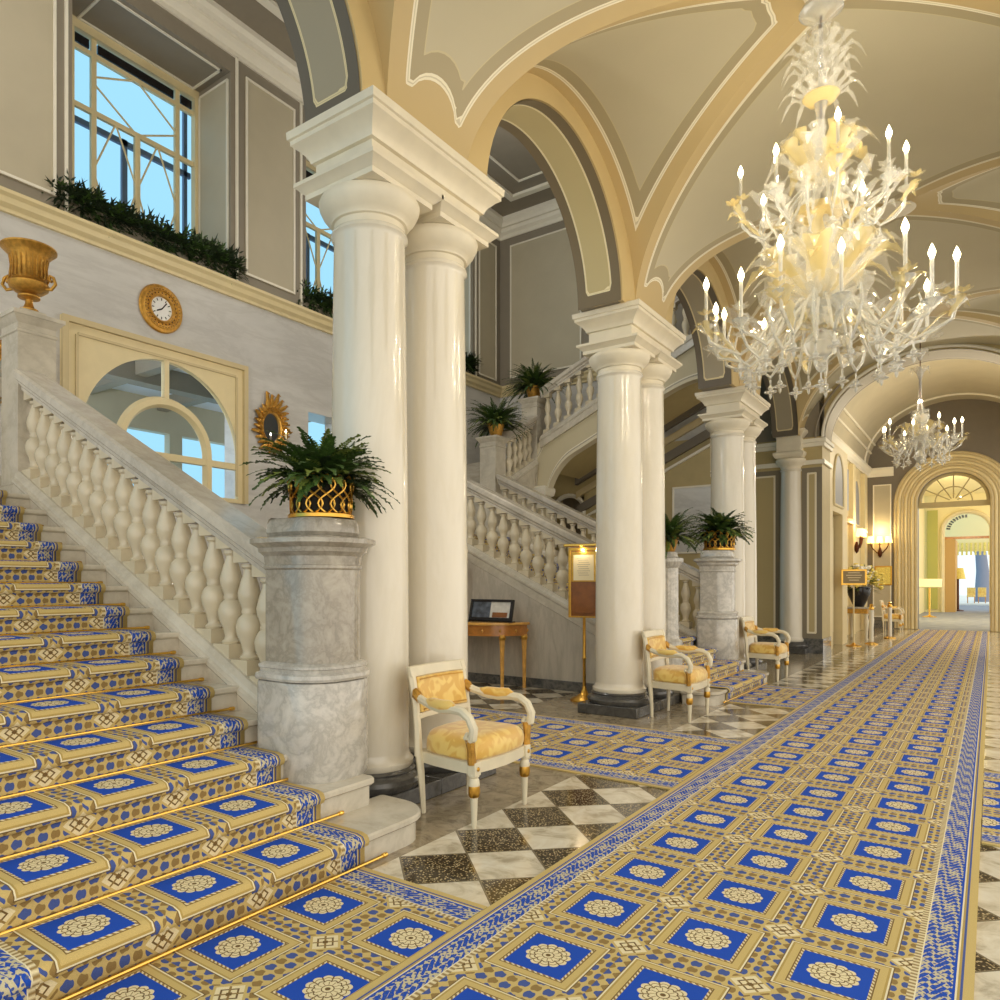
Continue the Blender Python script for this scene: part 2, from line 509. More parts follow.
# painted soffits of the arches
for k, (yc, r, h) in enumerate(ARCH):
    g = MB(); pd = []; NA, NB = 60, 8; x0, x1 = XW-.015, XW-.51
    for i in range(NA+1):
        th = pi*i/NA
        y = yc - (r-.008)*cos(th); z = SPR + (h-.008)*sin(th)
        for j in range(NB+1):
            t = j/NB; g.v.append((x0+(x1-x0)*t, y, z))
            pd.append(min(t*.5, (1-t)*.5, (z-SPR)*.8))
    for i in range(NA):
        for j in range(NB):
            a = i*(NB+1)+j; g.f.append((a, a+1, a+NB+2, a+NB+1))
    g.att['pd'] = pd
    struct(g.build('trim_1', M['intr_y'] if k == 1 else M['intr_g'], smooth=60, recalc=False))

# ------------------------------------------------------------------ columns and entablatures
COLX = -3.34
def column(y, label, x=COLX, r=.265, top=3.97, group='paired marble columns of the arcade'):
    t = thing('marble_column', label, 'column', (x, y, 0), group)
    c = (x, y, 0)
    MB().box(x-.345, x+.345, y-.345, y+.345, 0, .11).build('plinth', M['darkst'], t, bevel=.008)
    MB().lathe([(.335, .11), (.35, .13), (.355, .155), (.34, .18), (.31, .19), (.30, .205), (.31, .22), (.295, .235), (.28, .235)], c, 40).build('base_moulding', M['darkst'], t)
    prof = [(r+.02, .235), (r+.03, .25), (r+.03, .275), (r+.012, .295), (r, .33)]
    for k in range(13):
        q = k/12; prof.append((r-.028*q**1.8, .34+(3.36)*q))
    prof += [(r-.022, 3.72), (r-.008, 3.735), (r-.008, 3.75), (r-.02, 3.765)]
    MB().lathe(prof, c, 48).build('shaft', M['col'], t)
    rt = r-.028
    MB().lathe([(rt, 3.765), (rt, 3.81), (rt+.018, 3.815), (rt+.022, 3.83), (rt+.045, 3.85), (rt+.075, 3.885), (rt+.095, 3.925), (rt+.1, 3.95), (rt+.09, 3.972)], c, 48).build('capital', M['stone'], t)
    return t
def mould_block(g, x0, x1, y0, y1, prof):
    """stack of rectangular outlines with offsets"""
    rings = []
    for o, z in prof:
        rings.append([(x0-o, y0-o, z), (x1+o, y0-o, z), (x1+o, y1+o, z), (x0-o, y1+o, z)])
    g.loft(rings); return g
PAIRS = [(3.61, 4.30, 'nearest'), (7.71, 8.40, 'middle'), (11.89, 12.60, 'far')]
clabels = ['thick marble column standing right behind the newel pedestal with the nearest big fern',
           'marble column directly behind the nearest yellow armchair',
           'marble column between the gold menu stand and the second armchair, dark plinth showing',
           'marble column right behind the backrest of the second armchair along the carpet',
           'marble column rising behind the farther fern pedestal of the second staircase',
           'marble column behind the third armchair, thin and partly hidden by its twin']
elabels = ['large moulded entablature block on the nearest column pair', 'moulded entablature block on the middle column pair beside the far flight', 'moulded entablature block on the farthest column pair behind the chandelier drops']
for i, (a, b, nm) in enumerate(PAIRS):
    column(a, clabels[2*i]); column(b, clabels[2*i+1])
    t = thing('entablature', elabels[i], 'entablature', (COLX, (a+b)/2, 3.975), 'entablature blocks on the column pairs')
    for y in (a, b):
        g = MB(); mould_block(g, COLX-.27, COLX+.27, y-.27, y+.27, [(0, 3.975), (.03, 3.975), (.03, 4.01), (.045, 4.02), (.075, 4.05), (.085, 4.055), (.085, 4.08), (0, 4.08)])
        g.build('abacus', M['stone'], t, smooth=25)
    g = MB(); mould_block(g, COLX-.25, COLX+.25, a-.25, b+.25, [(0, 4.07), (0, 4.215), (.025, 4.22), (.03, 4.24), (.05, 4.27), (.09, 4.31), (.12, 4.33), (.12, 4.36), (.135, 4.365), (.14, 4.415), (0, 4.415)])
    g.build('cornice', M['stone'], t, smooth=25)

# ------------------------------------------------------------------ stair hall walls
XB = -9.0; YE = 14.1; ZC = 9.66
def wall_with_holes(axis, t0, t1, a0, a1, z0, z1, holes, mat, name):
    """axis 'x': wall plane at x in [t0,t1], spans y; holes (a0,a1,z0,z1)"""
    g = MB()
    As = sorted({a0, a1} | {h[0] for h in holes} | {h[1] for h in holes})
    Zs = sorted({z0, z1} | {h[2] for h in holes} | {h[3] for h in holes})
    for i in range(len(As)-1):
        for j in range(len(Zs)-1):
            ca, cz = (As[i]+As[i+1])/2, (Zs[j]+Zs[j+1])/2
            if any(h[0] < ca < h[1] and h[2] < cz < h[3] for h in holes): continue
            if axis == 'x': g.box(t0, t1, As[i], As[i+1], Zs[j], Zs[j+1])
            else: g.box(As[i], As[i+1], t0, t1, Zs[j], Zs[j+1])
    return struct(g.build(name, mat, smooth=0))
WINS = [(4.40, 6.72), (8.2, 10.3), (10.95, 13.0)]
WZ = (6.12, 9.0)
DOORH = (4.62, 6.86, 2.9, 4.3)
wall_with_holes('x', XB-.95, XB, -3, YE+.5, 5.7, ZC, [(a, b)+WZ for a, b in WINS], M['taupe'], 'wall_left')
wall_with_holes('x', XB-.5, XB, -3, YE+.5, 0, 5.7, [(4.25, 6.98, 2.62, 4.68), (8.25, 9.1, 2.4, 4.25)], M['wallmar'], 'wall_left')
struct(MB().box(XB-.5, XW-.5, YE, YE+.4, 5.7, ZC).build('wall_back', M['taupe'], smooth=0))
wall_with_holes('y', YE, YE+.4, XB-.5, XW-.5, 4.2, 5.7, [], M['wallmar'], 'wall_back')
wall_with_holes('y', YE, YE+.4, XB-.5, XW-.5, 0, 4.2, [(-7.6, -6.9, 2.2, 3.3)], M['olive'], 'wall_back')
struct(MB().box(-7.75, -6.7, YE+.4, YE+.45, 2.0, 3.6).build('trim_2', M['taupe'], smooth=0))
# door arch trim on the back wall
g = MB(); g.tube([(-7.6, YE-.01, 2.2), (-7.6, YE-.01, 3.0)]+[(-7.25-.35*cos(pi*k/12), YE-.01, 3.0+.3*sin(pi*k/12)) for k in range(13)]+[(-6.9, YE-.01, 2.2)], .05, 6)
struct(g.build('trim_2', M['white']))
# pale stone lining below cornice of back wall's right part
# cream cornice band
def cornice_path(prof, pts, closed=False):
    """sweep profile (out,z) along xy polyline, 'out' towards the right hand side"""
    rings = []
    n = len(pts)
    for i, p in enumerate(pts):
        p = Vector(p)
        d0 = (p-Vector(pts[i-1])).normalized() if i > 0 else None
        d1 = (Vector(pts[i+1])-p).normalized() if i < n-1 else None
        if d0 is None: d0 = d1
        if d1 is None: d1 = d0
        n0 = Vector((d0.y, -d0.x)); n1 = Vector((d1.y, -d1.x))
        mt = (n0+n1); mt = mt/(mt.dot(n0))
        rings.append([(p.x+mt.x*o, p.y+mt.y*o, z) for o, z in prof])
    g = MB(); g.loft(rings, cap=True); return g
hallpath = [(XB, -2.5), (XB, YE), (XW-.5, YE)]
struct(cornice_path([(0, 5.66), (.04, 5.66), (.05, 5.70), (.10, 5.74), (.12, 5.80), (.16, 5.83), (.16, 5.87), (0, 5.87)], hallpath).build('trim_3', M['cream'], smooth=25))
struct(cornice_path([(0, 9.24), (.03, 9.24), (.03, 9.28), (.01, 9.285), (.01, 9.33), (.07, 9.38), (.09, 9.43), (.09, 9.46), (.14, 9.465), (.16, 9.53), (.21, 9.58), (.21, 9.66), (0, 9.66)], hallpath).build('trim_4', M['white'], smooth=25))
# hall ceiling with moulding frames
struct(MB().box(XB-.5, XW-.5, -3, YE+.4, ZC, ZC+.2).build('ceiling', M['taupe'], smooth=0))
def frame_rect(axis, c, a0, a1, b0, b1, w, t, mat, name='trim_5'):
    g = MB()
    def bx(p0, p1, q0, q1):
        if axis == 'z': g.box(p0, p1, q0, q1, c-t, c)
        elif axis == 'x': g.box(c, c+t, p0, p1, q0, q1)
        else: g.box(p0, p1, c-t, c, q0, q1)
    bx(a0, a1, b0, b0+w); bx(a0, a1, b1-w, b1); bx(a0, a0+w, b0+w, b1-w); bx(a1-w, a1, b0+w, b1-w)
    return struct(g.build(name, mat, smooth=0, bevel=.004))
frame_rect('z', ZC, XB+.75, XW-1.2, 5.0, YE-.75, .14, .06, M['white'])
frame_rect('z', ZC, XB+1.25, XW-1.7, 5.5, YE-1.25, .04, .03, M['white'])
frame_rect('z', ZC, XB+.75, XW-1.2, -2, 4.4, .14, .06, M['white'])
frame_rect('z', ZC, XB+1.25, XW-1.7, -1.5, 3.9, .04, .03, M['white'])
# wall panels on upper hall walls
def wpanel(axis, c, a0, a1, z0, z1, mat=None, lm=None, w=.035):
    g = MB(); t = .012
    if axis == 'x': g.box(c, c+t, a0, a1, z0, z1)
    else: g.box(a0, a1, c-t, c, z0, z1)
    struct(g.build('trim_6', mat or M['beige'], smooth=0))
    frame_rect(axis, c+(t if axis == 'x' else -t), a0, a1, z0, z1, w, .018, lm or M['white'], 'trim_6')
wpanel('x', XB, 6.98, 7.95, 6.08, 9.06)
wpanel('x', XB, 2.4, 4.2, 6.08, 9.06)
wpanel('x', XB, 13.22, 13.92, 6.0, 9.06)
for ya in (4.32, 6.82, 8.08, 13.1): struct(MB().box(XB, XB+.03, ya-.018, ya+.018, 5.88, 9.26).build('trim_6', M['white'], smooth=0))
wpanel('y', YE, XB+.28, XB+2.05, 6.05, 9.06)
wpanel('y', YE, XB+2.7, XB+3.3, 6.05, 9.06)
for xa in (XB+2.33, XB+2.5): struct(MB().box(xa-.02, xa+.02, YE-.03, YE, 5.88, 9.26).build('trim_6', M['white'], smooth=0))

# ------------------------------------------------------------------ windows high on the hall wall
def hall_window(idx, y0, y1, full=True):
    if idx == 1:
        struct(MB().box(XB-.94, XB-.80, y0, y0+.36, WZ[0], WZ[1]).build('trim_5', M['taupe'], smooth=0)); y0 += .34
    z0, z1 = WZ; xr = XB-.85
    g = MB(1); W = lambda a, b, c, d, t=.05: g.box(xr-.03, xr-.03+t, a, b, c, d)
    f = .07
    W(y0, y1, z0, z0+f, .1); W(y0, y1, z1-f-.06, z1, .1); W(y0, y0+f, z0, z1, .1); W(y1-f, y1, z0, z1, .1)
    ya, yb = y0+.36, y1-.34
    W(ya-.035, ya+.035, z0, z1); W(yb-.035, yb+.035, z0, z1)
    zt = z1-.34; zm = z1-1.12
    W(y0, y1, zt-.03, zt+.03); W(y0, y1, zm-.035, zm+.035)
    yc = (ya+yb)/2
    W(yc-.04, yc+.04, z0, zm)
    def bar(p, q, r=.014): g.tube([(xr, p[0], p[1]), (xr, q[0], q[1])], r, 6)
    for a, b in ((ya, yc), (yc, yb)):
        mid = (a+b)/2; zc = (z0+zm)/2+.1
        bar((mid, zm), (a, zc)); bar((mid, zm), (b, zc)); bar((a, zc), (mid, z0)); bar((b, zc), (mid, z0))
    zc = (zm+zt)/2
    bar((ya, zc+.1), (yc, zt)); bar((yc, zt), (yb, zc-.05)); bar((ya, zc+.02), (yc, zm)); bar((yc, zm), (yb, zc-.08))
    fr = struct(g.build('window_%d' % idx, M['cream'], smooth=0))
    dk = MB()
    for a, b in ((y0+.09, ya-.06), (ya+.06, yb-.06), (yb+.06, y1-.09)): dk.box(xr-.02, xr+.01, a, b, zt+.06, z1-.16)
    dk.build('vent_grille', M['black'], fr, smooth=0)
    MB().box(xr-.012, xr-.004, y0, y1, z0, z1).build('pane', M['pane'], fr, smooth=0)
    # outer casement bars seen beyond the glass
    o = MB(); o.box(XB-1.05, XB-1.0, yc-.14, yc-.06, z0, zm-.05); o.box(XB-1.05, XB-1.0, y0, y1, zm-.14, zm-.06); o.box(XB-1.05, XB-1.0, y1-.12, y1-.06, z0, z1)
    o.build('outer_frame', plain('blue_grey_frame', (112, 128, 158), .6), fr, smooth=0)  # even blue-grey colour on the outer bars
    # reveal panels
    rv = MB(); rv.box(XB-.74, XB-.08, y1-.012, y1, z0+.1, z1-.1)
    rv.build('reveal_panel', M['beige'], fr, smooth=0)
    rl = MB()
    for (a, b, c, d) in ((XB-.75, XB-.06, z0+.08, z0+.11), (XB-.75, XB-.06, z1-.12, z1-.09), (XB-.77, XB-.735, z0+.1, z1-.1), (XB-.085, XB-.05, z0+.1, z1-.1)):
        rl.box(a, b, y1-.022, y1, c, d)
    for (a, b, c, d) in ((XB-.75, XB-.08, y0+.1, y0+.13), (XB-.75, XB-.08, y1-.13, y1-.1), (XB-.78, XB-.75, y0+.1, y1-.1), (XB-.11, XB-.08, y0+.1, y1-.1)): rl.box(a, b, c, d, z1-.02, z1)
    rl.build('reveal_line', M['white'], fr, smooth=0)
    return fr
for i, (a, b) in enumerate(WINS): hall_window(i+1, a, b)

# arched interior window below the clock
def arched_window():
    y0, y1, z0, z1 = 4.25, 6.98, 2.62, 4.68; yc = 5.66; r = 1.17; zs = 3.28
    g = MB()
    # flat cream surround with round-headed hole : build as vertical strips
    n = 48
    ys = [yc - r*cos(pi*k/n) for k in range(n+1)]
    rings = []
    x0, x1 = XB-.05, XB+.03
    for k, y in enumerate(ys):
        zz = zs + r*sin(pi*k/n)
        rings.append([(x0, y, zz), (x1, y, zz), (x1, y, z1), (x0, y, z1)])
    g.loft(rings)
    g.box(x0, x1, y0, yc-r, z0, z1); g.box(x0, x1, yc+r, y1, z0, z1); g.box(x0, x1, yc-r, yc+r, z0, z0+.06)
    fr = struct(g.build('window_4', M['cream'], smooth=30))
    h = MB(1)
    for (a, b, c, d, t) in ((y0, y1, z1-.07, z1, .05), (y0, y0+.07, z0, z1, .05), (y1-.07, y1, z0, z1, .05), (y0+.2, y1-.2, z1-.2, z1-.17, .02), (y1-.2, y1-.17, z0+.1, z1-.2, .02), (y0+.17, y0+.2, z0+.1, z1-.2, .02)):
        h.box(XB+.03, XB+.03+t, a, b, c, d)
    h.build('moulding', M['creamdk'], fr, smooth=0)
    b = MB(1); ri = .66
    pts = [(XB-.01, yc-ri, zs-.6)]+[(XB-.01, yc-ri*cos(pi*k/24), zs-.05+ri*sin(pi*k/24)) for k in range(25)]+[(XB-.01, yc+ri, zs-.6)]
    b.tube(pts, .075, 6, flat=1)
    b.box(XB-.05, XB+.03, yc-.035, yc+.035, zs+ri, zs+r)
    b.box(XB-.05, XB+.035, yc-r, yc+r, zs-.17, zs-.08)
    b.box(XB-.05, XB+.035, yc-.04, yc+.04, z0, zs-.1)
    b.build('glazing_bar', M['cream'], fr, smooth=50)
    MB().box(XB-.03, XB-.024, yc-r, yc+r, z0, z1-.1).build('pane', M['pane'], fr, smooth=0)
    return fr
arched_window()
# room seen through the arched window
g = MB(); g.box(-14, -9.5, 2, 11, 2.4, 2.5); struct(g.build('floor', M['creamdk'], smooth=0))
g = MB(); g.box(-14, -9.95, 2, 11, 5.3, 5.4); struct(g.build('ceiling', plain('blue_lit_ceiling', (206, 214, 228), .5), smooth=0))
wall_with_holes('x', -14.2, -14, 2, 11, 2.4, 5.4, [(2.4, 4.4, 2.6, 4.6), (4.8, 6.6, 2.6, 4.6), (6.9, 8.9, 2.6, 4.6), (9.2, 10.8, 2.6, 4.6)], M['beige'], 'wall_outer')
for yy in (5.2, 6.9, 8.6): struct(MB().box(-14, -9.95, yy, yy+.22, 5.05, 5.3).build('trim_7', M['taupe'], smooth=0))
struct(MB().box(-12.2, -11.9, 2, 11, 4.95, 5.3).build('trim_7', M['taupe'], smooth=0))
struct(MB().box(-9.5, -9.45, 8.1, 8.2, 2.4, 4.9).build('trim_7', M['white'], smooth=0))

# ------------------------------------------------------------------ staircases
RIS, TRD, NST, X0 = .158, .32, 14, -2.57
balu_prof = [(.075, 0), (.075, .05), (.055, .055), (.062, .07), (.045, .085), (.04, .10), (.05, .15), (.078, .22), (.085, .27), (.07, .32), (.045, .35), (.05, .365), (.045, .38), (.05, .40), (.068, .45), (.072, .49), (.055, .56), (.036, .62), (.033, .645), (.048, .66), (.048, .68), (.06, .69), (.06, .74)]
def balu_mesh(parent, x, y, z, s=1.0, hs=1.0):
    g = MB(); prof = [(r*.86, zz) for r, zz in balu_prof[2:-2]]
    g.lathe([(r*s, zz*hs) for r, zz in prof], (0, 0, 0), 16)
    g.box(-.068*s, .068*s, -.068*s, .068*s, -.07, .055*hs)
    g.box(-.06*s, .06*s, -.06*s, .06*s, .69*hs, .78*hs)
    g.v = [(a+x, b+y, c+z) for a, b, c in g.v]
    off = parent.location
    # mesh is local to its own origin so that it can be shared
    g.v = [(a-x+off[0], b-y+off[1], c-z+off[2]) for a, b, c in g.v]
    o = g.build('baluster', M['balu'], parent)
    o.location = (x-off[0], y-off[1], z-off[2]); return o
def rail_prof(w):   # closed section (lateral, up)
    return [(-w*.55, 0), (-w*.55, .03), (-w*.72, .05), (-w*.75, .075), (-w*.98, .10), (-w, .13), (-w, .165), (-w*.85, .185), (w*.85, .185), (w, .165), (w, .13), (w*.98, .10), (w*.75, .075), (w*.72, .05), (w*.55, .03), (w*.55, 0)]
def sloped(p0, p1, sec):
    """extrude a section along p0->p1 keeping it vertical; sec (lateral, up)"""
    p0 = Vector(p0); p1 = Vector(p1); d = p1-p0; l = Vector((d.y, -d.x, 0)).normalized()
    g = MB(); g.loft([[tuple(p + l*a + Vector((0, 0, b))) for a, b in sec] for p in (p0, p1)]); return g
def balustrade(p0, p1, n, label, loc, w=.15, hs=1.0, s=1.0, name='stone_balustrade', first=.5):
    """p0/p1: base line (top of the base rail)"""
    t = thing(name, label, 'balustrade', loc, 'stone balustrades of the stairs')
    p0 = Vector(p0); p1 = Vector(p1)
    sloped(p0-Vector((0, 0, .10)), p1-Vector((0, 0, .10)), [(-w*.95, -.14), (-w*1.0, -.02), (-w*1.1, 0), (-w*1.1, .03), (-w*.95, .045), (-w*.9, .07), (-w*.7, .10), (w*.7, .10), (w*.9, .07), (w*.95, .045), (w*1.1, .03), (w*1.1, 0), (w*1.0, -.02), (w*.95, -.14)]).build('base_rail', M['step'], t, smooth=25)
    up = Vector((0, 0, .74*hs))
    sloped(p0+up, p1+up, rail_prof(w)).build('handrail', M['rail'], t, smooth=25)
    b0 = None
    for k in range(n):
        q = (k+first)/n; p = p0.lerp(p1, q)
        if b0 is None: b0 = balu_mesh(t, p.x, p.y, p.z, s, hs)
        else:
            c = b0.copy(); COL.objects.link(c); c.parent = t; c.location = (p.x-loc[0], p.y-loc[1], p.z-loc[2])
    return t

def rrect(x0, x1, y0, y1, rr, o=0, n=6):
    """outline, corner radii rr = (x1y0, x1y1, x0y1, x0y0)"""
    pts = []
    cs = [(x1, y0, -90, rr[0], -1, 1), (x1, y1, 0, rr[1], -1, -1), (x0, y1, 90, rr[2], 1, -1), (x0, y0, 180, rr[3], 1, 1)]
    for cx, cy, a0, r, sx, sy in cs:
        r = max(r, .004)
        for k in range(n+1):
            a = R(a0+90*k/n)
            pts.append((cx+sx*r+(r+o)*cos(a), cy+sy*r+(r+o)*sin(a)))
    return pts
def staircase(dy, label, runner_label, ylo=.62, rdy=0):
    t = thing('staircase', label, 'staircase', (X0, 1.8+dy, 0), 'marble staircases')
    for n in range(NST):
        xf = X0 - TRD*n; z1 = RIS*(n+1); y1 = 2.98+dy if n > 1 else (3.30 if n == 0 else 3.14)+dy
        y0 = ylo+dy if n > 1 else (ylo-.28 if n == 0 else ylo-.14)+dy
        g = MB()
        rr = (.2, .22, .004, .004) if n < 1 else ((.03, .03, .004, .004) if n == 1 else (.004,)*4)
        xb = -9.0 if n == NST-1 else xf-TRD-.06
        base = rrect(xb, xf, y0, y1, rr); nose = rrect(xb, xf, y0, y1, rr, o=.028)
        nose2 = rrect(xb, xf, y0, y1, rr, o=.018)
        zb = 0 if n < 2 else z1-RIS-.05
        g.loft([[(x, y, zb) for x, y in base], [(x, y, z1-.045) for x, y in base], [(x, y, z1-.04) for x, y in nose2], [(x, y, z1-.03) for x, y in nose], [(x, y, z1-.01) for x, y in nose], [(x, y, z1) for x, y in nose2]])
        g.build('step', M['step'], t, smooth=30)
    # side walls below the strings
    xs = X0-.75; xe = -9.0
    for yy0, yy1 in ((2.98+dy, 3.22+dy), (ylo+dy-.16, ylo+dy)):
        zt = lambda x: .485+.5*(-3.6-x)
        poly = [(xs, 0), (xs, max(.2, zt(xs))), (-6.9, zt(-6.9)), (xe, zt(-6.9)), (xe, 0)]
        MB().prism(poly, 'y', yy0, yy1).build('side_wall', M['wallst'], t, smooth=0)
    # runner
    y0, y1 = .93+dy+rdy, 2.72+dy+rdy; yc = (y0+y1)/2
    g = MB(); uv = []; pts = []
    v = .13; e = .012
    pts.append((X0+e, 0.0)); 
    for n in range(NST):
        xf = X0 - TRD*n; zt = RIS*(n+1)
        pts += [(xf+e, zt-.05), (xf+.028+e, zt-.035), (xf+.034+e, zt-.015), (xf+.022+e, zt+.004), (xf, zt+e)]
        if n < NST-1: pts += [(xf-TRD+e+.02, zt+e), (xf-TRD+e, zt+e+.004)]
        else: pts += [(-8.4, zt+e)]
    vs = [0]
    for i in range(1, len(pts)):
        vs.append(vs[-1]+math.hypot(pts[i][0]-pts[i-1][0], pts[i][1]-pts[i-1][1]))
    # pattern pitch matched to one square per tread
    per = (vs[7*5+1]-vs[1])/5; sc = .505/per
    off = .505/2 - (vs[5]+ (TRD*.38))*sc
    NY = 12
    for i, (x, z) in enumerate(pts):
        for j in range(NY+1):
            q = j/NY; g.v.append((x, y0+(y1-y0)*q, z)); uv.append(((q-.5)*1.735, vs[i]*sc+off+.505*4))
    for i in range(len(pts)-1):
        for j in range(NY):
            a = i*(NY+1)+j; g.f.append((a, a+NY+1, a+NY+2, a+1))
    g.uv = uv
    o = g.build('stair_runner', M['carpet'], smooth=50, recalc=False)
    tag(o, runner_label, 'stair carpet', 'stair runners')
    o.modifiers.new('s', 'SOLIDIFY').thickness = .008
    return t
M['wallst'] = marble('stair_side_marble', (206, 198, 182), (170, 162, 146), .22, 1.6, .6, stretch=(2.2, 1, .5), coat=.2)
staircase(0, 'wide marble staircase at the left with blue and gold runner', 'blue and gold patterned runner on the wide left staircase')
staircase(8.0, 'second marble staircase between the middle and far column pairs, behind the armchairs', 'patterned runner on the second staircase behind the second armchair', .92, .12)
def rods(dy, N_, where, group):
    for n in range(N_):
        xf = X0 - TRD*n + .03; z = RIS*n + .022
        g = MB(); g.tube([(xf, .84+dy, z), (xf, 2.86+dy, z)], .0085, 8)
        for yy in (.84+dy, 2.86+dy): g.lathe([(.0, -.02), (.012, -.016), (.014, 0), (.012, .016), (0, .02)], (xf, yy, z), 10, mat=Matrix.Rotation(pi/2, 4, 'X'))
        o = g.build('stair_rod', M['brass'])
        nth = ['lowest', 'second lowest', 'third lowest', 'fourth from the bottom', 'fifth from the bottom', 'sixth from the bottom', 'seventh from the bottom', 'eighth from the bottom', 'ninth from the bottom', 'tenth from the bottom', 'eleventh from the bottom', 'twelfth from the bottom', 'thirteenth from the bottom', 'topmost'][n]
        tag(o, 'brass carpet rod holding the runner %s, %s' % (where, nth), 'stair rod', group)
rods(0, 14, 'on the left staircase', 'brass rods of the left staircase')
rods(8.08, 5, 'on the second staircase', 'brass rods of the second staircase')

def newel(dy, label):
    t = thing('newel_pedestal', label, 'pedestal', (-3.2, 3.03+dy, .316), 'marble newel pedestals')
    ol = lambda o: rrect(-3.44, -3.0, 2.79+dy, 3.30+dy, (.2, .2, .02, .02), o)
    def loft(prof, name, m):
        g = MB(); g.loft([[(x, y, z) for x, y in ol(o)] for o, z in prof]); return g.build(name, m, t, smooth=30)
    loft([(.03, .316), (.035, .33), (.035, .86), (.03, .875), (.02, .88)], 'lower_block', M['marble'])
    loft([(.02, .88), (.045, .885), (.05, .90), (.045, .92), (.02, .93), (.022, .95), (.03, .955), (.03, .97), (0, .985)], 'base_moulding', M['marble'])
    loft([(-.012, .985), (-.012, 1.52)], 'shaft', M['marble_dk'] if dy == 0 else M['marble'])
    loft([(-.012, 1.52), (.0, 1.53), (0, 1.545), (-.008, 1.55), (-.002, 1.60), (.02, 1.62), (.03, 1.625), (.035, 1.65), (.07, 1.67), (.08, 1.675), (.08, 1.70), (.03, 1.715), (-.02, 1.72)], 'cornice', M['marble_dk'] if dy == 0 else M['marble'])
    loft([(-.03, 1.72), (-.015, 1.74), (-.02, 1.79), (-.035, 1.82), (-.06, 1.825)], 'top_block', M['marble_dk'] if dy == 0 else M['marble'])
    return t
newel(0, 'large rounded marble newel pedestal at the foot of the left staircase')
newel(8.0, 'marble newel pedestal with fern beside the far column pair').scale = (1, 1, 1.06)
# near newel of the second stair (slim)
t = thing('newel_pedestal', 'slim marble newel with small fern, half hidden behind the middle columns', 'pedestal', (-3.2, 8.87, .316))
g = MB(); g.lathe([(.17, .316), (.17, .72), (.15, .74), (.13, .76), (.12, .8), (.12, 1.62), (.15, 1.66), (.18, 1.7), (.18, 1.74), (.12, 1.76), (.10, 1.82)], (-3.2, 8.87, 0), 20); g.build('shaft', M['marble'], t, smooth=0)

bx0 = -3.44; bx1 = -7.05
zb = lambda x: .73+.5*(-3.6-x)
balustrade((bx0, 3.07, zb(bx0)), (bx1, 3.07, zb(bx1)), 19, 'sloping stone balustrade of the left staircase, closest to the camera', (bx0, 3.07, .5), s=1.22)
balustrade((bx0, 8.90, zb(bx0)), (bx1, 8.90, zb(bx1)), 19, 'sloping stone balustrade above the table with the framed display', (bx0, 8.90, .5), s=1.2)
balustrade((bx0, 11.07, zb(bx0)), (bx1, 11.07, zb(bx1)), 19, 'farther sloping balustrade of the second staircase, behind the rail over the table', (bx0, 11.07, .5), s=1.15)
# marble wall below balustrade over the console table (inside staircase side wall) : black base band
struct(MB().box(-9.0, -3.4, 8.735, 8.77, 0, .13).build('baseboard_stair', M['basebd'], smooth=0, bevel=.005))

def post(x, y, z0, z1, w, label, group, urn=False):
    t = thing('stair_post', label, 'pedestal', (x, y, z0), group)
    h = w/2
    g = MB(); mould_block(g, x-h, x+h, y-h, y+h, [(.02, z0), (.02, z0+.12), (0, z0+.14), (0, z1-.2), (.0, z1-.2)]); g.build('shaft', M['step'], t, smooth=25)
    g = MB(); mould_block(g, x-h, x+h, y-h, y+h, [(0, z1-.2), (.012, z1-.19), (.012, z1-.17), (.0, z1-.16), (.0, z1-.11), (.02, z1-.09), (.05, z1-.05), (.06, z1-.045), (.06, z1-.01), (.02, z1)]); g.build('cap', M['step'], t, smooth=25)
    return t
post(-7.25, 3.14, 2.212, 3.93, .34, 'tall square stone post carrying the golden urn', 'stair posts')
struct(MB().box(-9, -7.05, 2.98, 3.22, 2.1, 2.45).build('trim_8', M['step'], smooth=0))
balustrade((-7.45, 2.9, 2.45), (-8.95, 2.9, 2.45), 7, 'short level balustrade on the landing at the left picture edge', (-7.45, 2.9, 2.4))
post(-7.32, 11.22, 2.212, 4.1, .34, 'square stone post with fern at the top of the second staircase', 'stair posts')
post(-7.2, 12.5, 2.8, 5.04, .34, 'highest square stone post with fern where the upper flight begins', 'stair posts')
# short flight between the posts
struct(MB().prism([(11.24, 0), (11.24, 3.28), (12.6, 3.95), (12.6, 0)], 'x', -9.0, -7.06).build('trim_9', M['step'], smooth=0))
balustrade((-7.15, 11.42, 3.38), (-7.15, 12.32, 3.82), 5, 'short balustrade rising between the two fern posts', (-7.15, 11.42, 3.3), hs=.9)
# upper flight crossing above the vaulted passage
XA, XZ = -7.05, -3.62
zt = lambda x: 4.12 + .475*(x-XA)
balustrade((XA+.1, 12.42, zt(XA+.1)+.10), (XZ, 12.42, zt(XZ)+.10), 15, 'uppermost balustrade climbing to the right above the arch', (XA, 12.42, 4.1), hs=.98, w=.12)
